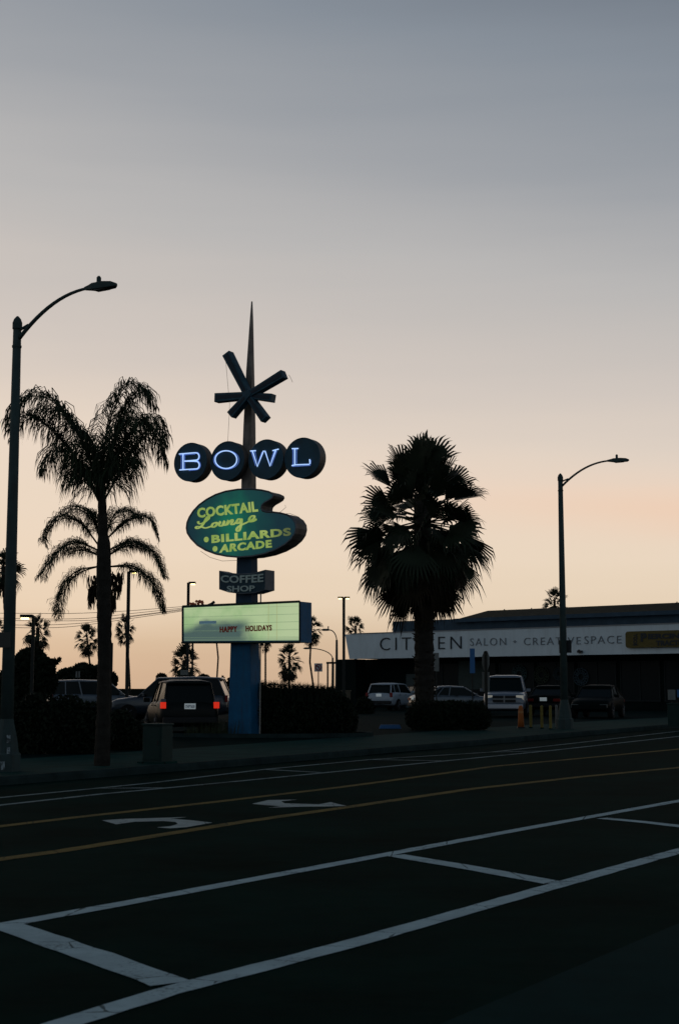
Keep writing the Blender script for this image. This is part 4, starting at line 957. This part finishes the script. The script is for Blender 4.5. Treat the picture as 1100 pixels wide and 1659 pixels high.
# low dark planter wall so the shop base reads
# ------------------------------------------------------------------ cars
def car(name, label, cat, loc, rz, L, Wd, H, paint_m, style, lit=False, tail=True, head=False, group='parked cars', plate=None):
    t = thing(name, label, cat, loc, rz, group); hw = Wd/2
    if style == 'suv': st = [(-.5, .78, .80), (-.492, .98, .90), (-.45, 1.08, .97), (-.3, 1.10, 1), (0, 1.06, 1), (.18, 1.03, 1), (.27, 1.0, .99), (.42, .90, .95), (.48, .78, .86), (.5, .62, .75)]; gh = (-.485, .24, -.42, .08); 
    elif style == 'sedan': st = [(-.5, .66, .78), (-.49, .90, .86), (-.44, .98, .94), (-.30, 1.0, 1), (0, .96, 1), (.18, .93, 1), (.26, .90, .99), (.42, .80, .94), (.48, .70, .85), (.5, .55, .72)]; gh = (-.38, .24, -.22, .07)
    elif style == 'pickup': st = [(-.5, .95, .9), (-.49, 1.18, .97), (-.2, 1.2, 1), (0, 1.2, 1), (.18, 1.18, 1), (.25, 1.16, .99), (.45, 1.08, .95), (.49, .98, .90), (.5, .8, .86)]; gh = (-.14, .22, -.10, .10)
    b = MB(); rings = []
    for y, zt_, w in st:
        hw_ = hw*w; zb_ = .30 if abs(y) < .47 else .38
        half = [(0, zb_), (hw_*.85, zb_), (hw_*.97, zb_+.12), (hw_, (zb_+zt_)/2), (hw_*.98, zt_-.12), (hw_*.90, zt_-.02), (hw_*.6, zt_+.02), (0, zt_+.035)]
        ring = [(x, y*L, z_) for x, z_ in half] + [(-x, y*L, z_) for x, z_ in half[-2:0:-1]]
        rings.append(ring)
    b.loft(rings); body = b.build('body', paint_m, t, smooth=True)
    yr0, yf0, yr1, yf1 = [g_*L for g_ in gh]
    def belt(y):
        u = y/L
        for (a, za, wa), (c, zc_, wc) in zip(st, st[1:]):
            if a <= u <= c: f = (u-a)/(c-a); return za+(zc_-za)*f, (wa+(wc-wa)*f)*hw
        return st[0][1], st[0][2]*hw
    b = MB(); lo = []; hi = []
    zr_, wr_ = belt(yr0); zf_, wf_ = belt(yf0); zt2 = H-.06; wt = hw*.76
    zbR, zbF = zr_-.03, zf_-.03
    ring0 = [(-wr_*.90, yr0, zbR), (wr_*.90, yr0, zbR), (hw*.93, yr0*.6+yf0*.4, (zbR+zbF)/2), (wf_*.88, yf0, zbF), (-wf_*.88, yf0, zbF), (-hw*.93, yr0*.6+yf0*.4, (zbR+zbF)/2)]
    ring1 = [(-wt*.93, yr1, zt2-.02), (wt*.93, yr1, zt2-.02), (wt, yr1*.6+yf1*.4, zt2+.01), (wt*.95, yf1, zt2-.02), (-wt*.95, yf1, zt2-.02), (-wt, yr1*.6+yf1*.4, zt2+.01)]
    b.loft([ring0, ring1]); b.build('window_glass', cglass, t)
    b = MB(); rr_ = []
    for y, w, z_ in ((yr1-.10, .86, -.03), (yr1, .97, .0), ((yr1*.6+yf1*.4), 1.02, .035), (yf1, .97, .0), (yf1+.10, .90, -.04)):
        rr_.append([(-wt*w, y, zt2-.03+z_*.5), (wt*w, y, zt2-.03+z_*.5), (wt*w*.96, y, zt2+.02+z_*.7), (wt*w*.6, y, zt2+.055+z_), (-wt*w*.6, y, zt2+.055+z_), (-wt*w*.96, y, zt2+.02+z_*.7)])
    b.loft(rr_); b.build('roof_panel', paint_m, t, smooth=True)
    b = MB()
    for i in range(6): b.tube([ring0[i], ring1[i]], .038, 5)
    for i in (1, 4):   # extra pillar
        a0, a1 = Vector(ring0[i]), Vector(ring0[(i+1) % 6]); c0, c1 = Vector(ring1[i]), Vector(ring1[(i+1) % 6]); b.tube([a0.lerp(a1, .45), c0.lerp(c1, .35)], .03, 5)
    for i in range(6): b.tube([ring0[i], ring0[(i+1) % 6]], .03, 4)
    b.build('window_pillar', paint_m, t)
    for sx_ in (-1, 1):
        for y in (-.30*L, .31*L):
            b = MB(); n = 20; rw = .36 if style != 'pickup' else .40
            b.loft([[(sx_*(hw-.2+o), y + r_*math.cos(2*math.pi*k_/n), rw + r_*math.sin(2*math.pi*k_/n)) for k_ in range(n)] for o, r_ in ((0, rw*.97), (.03, rw), (.18, rw), (.215, rw*.93))])
            w_ = b.build('wheel', rubber, t); b = MB()
            b.loft([[(sx_*(hw-.01+o), y + r_*math.cos(2*math.pi*k_/n), rw + r_*math.sin(2*math.pi*k_/n)) for k_ in range(n)] for o, r_ in ((0, rw*.62), (.022, rw*.60))]); 
            for k_ in range(5):
                a = 2*math.pi*k_/5; b.tube([(sx_*(hw+.02), y, rw), (sx_*(hw+.02), y+rw*.58*math.cos(a), rw+rw*.58*math.sin(a))], .03, 4)
            b.build('rim', rimm, w_)
        b = MB(); b.box((sx_*(hw+.07), yf0-.28, belt(yf0-.28)[0]+.06), (.2, .1, .14)); b.build('wing_mirror', paint_m, t, bevel=.02)
        if tail:
            b = MB(); zt_ = belt(-.49*L)[0]
            if style == 'sedan': b.box((sx_*hw*.72, -.497*L, zt_-.14), (.34, .06, .13))
            elif lit: b.box((sx_*hw*.87, -.492*L, .95), (.17, .09, .19))
            else: b.box((sx_*hw*.86, -.492*L, zt_-.05), (.15, .09, .26))
            tl = b.build('tail_light', tailon if lit else tailoff, t, bevel=.01)
            if lit: b = MB(); b.box((sx_*hw*.87, -.493*L, 1.10), (.15, .08, .09)); b.build('reversing_lens', mat('grey_lens', (.12, .12, .14), .3), tl)
        b = MB(); zh = belt(.49*L)[0]
        b.box((sx_*hw*.70, .487*L, zh-.08), (.34, .08, .16 if style != 'pickup' else .22)); b.build('headlight', headm if head else mat('unlit_headlight', (.07, .08, .08), .3), t, bevel=.015)
    b = MB(); b.box((0, -.5*L, .50), (Wd*.88, .12, .18)); b.build('rear_bumper', mat('dark_bumper', (.012, .013, .014), .6) if style != 'pickup' else rimm, t, bevel=.03)
    b = MB(); b.box((0, .495*L, .50), (Wd*.84, .12, .20)); b.build('front_bumper', paint_m if style != 'pickup' else mat('chrome_bumper', (.4, .42, .46), .3, metal=.5), t, bevel=.03)
    zh = belt(.49*L)[0]
    b = MB(); b.box((0, .50*L+.01, zh-.13 if style != 'pickup' else .84), (Wd*.42 if style != 'pickup' else Wd*.52, .04, .13 if style != 'pickup' else .30)); gr = b.build('grille', black, t, bevel=.01)
    if style == 'pickup':
        b = MB(); b.box((0, .50*L+.035, .84), (.06, .02, .32)); b.box((0, .50*L+.034, .84), (Wd*.52, .02, .05)); b.build('grille_bar', mat('dull_chrome', (.18, .19, .2), .3, metal=.6), gr)
    zp = .92 if style == 'suv' else .80
    b = MB(); b.box((0, -.5*L-.012, zp), (.34, .02, .17)); p_ = b.build('number_plate', platem, t)
    if plate:
        text('plate_characters', plate, [(-.14, zp-.05), (.14, zp-.05), (.14, zp+.035), (-.14, zp+.035)], -.5*L-.022, plateink, p_, bold=.02, thick=.004)
    for sx_ in (-1, 1):
        for y in (.02*L, -.18*L): b = MB(); b.box((sx_*(hw+.012), y-.3, .93), (.03, .16, .03)); b.build('door_handle', black, t)
    return t
def cpos(px, Y): return ((px-CX)/F*Y, Y, G(Y)+.15)
# dark SUV seen from behind
x, y, z = cpos(309, 45); car('parked_car', 'black boxy car seen from behind with both tail lights lit, left of blue post', 'car', (x-.5, y+2.25, z), R(13), 4.6, 1.86, 1.70, carblk, 'suv', lit=True, plate='7XPT630')
suv = bpy.context.scene.objects[-1]
x, y, z = cpos(278, 59.5); car('parked_car', 'dark grey family car parked side-on behind the black boxy car, nose to the left', 'car', (x, y, z), R(86), 4.85, 1.88, 1.78, cargrey, 'suv')
x, y, z = cpos(158, 66); car('parked_car', 'silver car glimpsed behind the kerb palm at the left, mostly hidden by the hedge', 'car', (x, y, z), R(-62), 4.6, 1.85, 1.68, carsilv, 'suv')
x, y, z = cpos(636, 90); car('parked_car', 'pale crossover car seen from behind under the white shopfront left of the fan palm', 'car', (x, y, z), R(-24), 4.5, 1.80, 1.62, carwhite, 'suv', lit=False)
x, y, z = cpos(735, 78); car('parked_car', 'low silver sedan half hidden by the hedge right of the fan palm', 'car', (x, y, z), R(-75), 4.6, 1.80, 1.43, carsilv, 'sedan')
x, y, z = cpos(826, 68); car('parked_pickup', 'silver pickup truck facing the road with black grille, in front of the shop', 'pickup truck', (x, y+2.2, z), R(172), 5.4, 2.0, 1.92, carsilv if False else mat('pickup_paint', (.08, .105, .14), .35, coat=.5), 'pickup', head=True)
x, y, z = cpos(893, 74); car('parked_car', 'dark sedan with one red tail light showing, just left of the right street lamp', 'car', (x, y, z), R(-20), 4.5, 1.80, 1.45, carnite, 'sedan', lit=False)
x, y, z = cpos(975, 66); car('parked_car', 'black sedan facing the road in shadow, right of the right street lamp', 'car', (x, y+1.5, z), R(160), 4.6, 1.82, 1.46, carnite, 'sedan')
x, y, z = cpos(677, 96); car('parked_car', 'dark car with a red tail light, mostly hidden by the fan palm trunk', 'car', (x, y, z), R(20), 4.5, 1.80, 1.5, carnite, 'suv')

# ------------------------------------------------------------------ small street things
# utility cabinet
c0 = ground(255, 1237, .15); t = thing('utility_cabinet', 'squat grey-green utility cabinet on the pavement in front of the black car', 'cabinet', tuple(c0), R(-28))
k = F/c0.y; hC = 60/k; wC = 40/k
b = MB(); b.box((0, 0, hC/2), (wC*.92, .42, hC)); b.build('housing', cabinet_m, t, bevel=.015)
b = MB(); b.box((0, 0, hC+.02), (wC*.98, .47, .045)); b.build('lid', cabinet_m, t, bevel=.01)
b = MB(); b.box((0, -.215, hC*.52), (wC*.80, .012, hC*.84)); d_ = b.build('door', cabinet_m, t, bevel=.004)
b = MB(); b.box((wC*.3, -.225, hC*.55), (.03, .02, .10)); b.build('handle', black, d_)
b = MB(); b.box((0, 0, .01), (wC*1.15, .6, .06)); b.build('plinth', conc, t)
t = thing('utility_cabinet', 'dark green utility cabinet cropped by the right edge', 'cabinet', tuple(ground(1099, 1177, .15)), R(-30))
k = F/t.location.y; b = MB(); b.box((.1, 0, .4), (.85, .45, .8)); b.build('housing', cabinet_m, t, bevel=.015); b = MB(); b.box((.1, 0, .82), (.9, .5, .05)); b.build('lid', cabinet_m, t); b = MB(); b.box((.1, -.23, .42), (.7, .012, .62)); b.build('door', cabinet_m, t)
# bollards
def bollard(px, pyb, pyt, w, label, m, group=None, cap=True):
    p = ground(px, pyb, .15); k = F/p.y; t = thing('bollard', label, 'bollard', tuple(p), 0, group); h = (pyb-pyt)/k; r = w/2/k
    b = MB(); b.tube([(0, 0, 0), (0, 0, h-r*.6), (0, 0, h-r*.2), (0, 0, h)], [r, r, r*.8, r*.25], 12); b.build('pipe', m, t, smooth=False)
    b = MB(); b.tube([(0, 0, 0), (0, 0, .04)], [r*1.5, r*1.4], 12); b.build('footing', conc, t); return t
bollard(860, 1180, 1143, 4.6, 'leftmost of the three yellow bollards, beside the orange marker', bolly, 'yellow pipe bollards')
bollard(878, 1181, 1144, 4.6, 'middle one of the three yellow bollards', bolly, 'yellow pipe bollards')
bollard(892, 1182, 1144, 4.6, 'rightmost of the three yellow bollards, beside the street lamp base', bolly, 'yellow pipe bollards')
bollard(1087, 1176, 1150, 3.4, 'dim yellow bollard left of the cabinet at the right edge', bolly)
bollard(902, 1180, 1143, 4.0, 'pale grey bollard touching the base of the right street lamp', signdull)
p = ground(844, 1180, .15); k = F/p.y; t = thing('traffic_drum', 'orange traffic marker standing left of the yellow bollards', 'traffic cone', tuple(p))
b = MB(); h = 36/k; b.tube([(0, 0, .03), (0, 0, h*.4), (0, 0, h*.85), (0, 0, h*.94), (0, 0, h)], [5.2/k, 4.6/k, 3.8/k, 3.2/k, 2.2/k], 14); b.build('cone_body', orange, t, smooth=True)
b = MB(); b.box((0, 0, .02), (12/k, 12/k, .04)); b.build('base', black, t)
b = MB(); b.tube([(0, 0, h*.66), (0, 0, h*.76)], [4.25/k, 4.1/k], 14, caps=False); b.build('reflective_band', mat('dull_band', (.35, .16, .06), .5), t)
# chain between bollards? a low parking kerb in blue
b = MB(); a0, a1 = ground(614, 1181, .15), ground(650, 1181, .15); rot = Matrix.Rotation(math.atan2((a1-a0).y, (a1-a0).x), 3, 'Z')
b.box((a0+a1)/2 + Vector((0, 0, .07)), ((a1-a0).length, .16, .13), rot, .85); tag(b.build('wheel_stop', signblue), 'low blue painted wheel stop behind the pavement, below the pale crossover', 'wheel stop')
# planter bed around the sign foot
b = MB(); n = 28; ring = []; ring2 = []; ring3 = []
for i in range(n):
    a = 2*math.pi*i/n; x = SP.x + .6 + 3.3*math.cos(a); y = SP.y + .5 + 1.25*math.sin(a); ring.append((x, y, G(y)+.14)); ring2.append((x, y, G(y)+.27)); x = SP.x + .6 + 3.12*math.cos(a); y = SP.y + .5 + 1.1*math.sin(a); ring3.append((x, y, G(y)+.265))
b.loft([ring, ring2, ring3], caps=False); tag(b.build('planter_kerb', kerb_m), 'low concrete kerb ringing the planting bed at the foot of the bowling sign', 'planter kerb')
b = MB(); b.add([(x, y, z-.03) for x, y, z in ring3], [tuple(range(n))]); tag(b.build('planting_bed', soil), kind='structure')
# low grass tuft stuff by the post
b = MB(); rng = random.Random(9)
for _ in range(420):
    x = SP.x - .9 + rng.uniform(-.9, .8); y = SP.y + rng.uniform(-.5, .8); h = rng.uniform(.15, .5)
    b.tube([(x, y, G(y)+.2), (x+rng.uniform(-.08, .08), y+rng.uniform(-.08, .08), G(y)+.2+h)], [.007, .002], 3)
tag(b.build('grass', mat('dry_grass', (.03, .04, .02), .9)), 'wispy grass in the bed left of the blue post', 'grass', kind='stuff')
# low far wall and bin row at the lot's back
b = MB(); p0, p1 = at(548, 1128, 100), at(568, 1128, 100); b.box(((p0.x+p1.x)/2, 100, .41+.55), (p1.x-p0.x, .2, 1.15)); b.box(((p0.x+p1.x)/2, 100, .41+1.16), (p1.x-p0.x+.1, .28, .07)); tag(b.build('low_wall', mat('tan_block', (.10, .085, .06), .9, noise=.4)), 'short tan block wall at the left corner of the shop', 'wall')
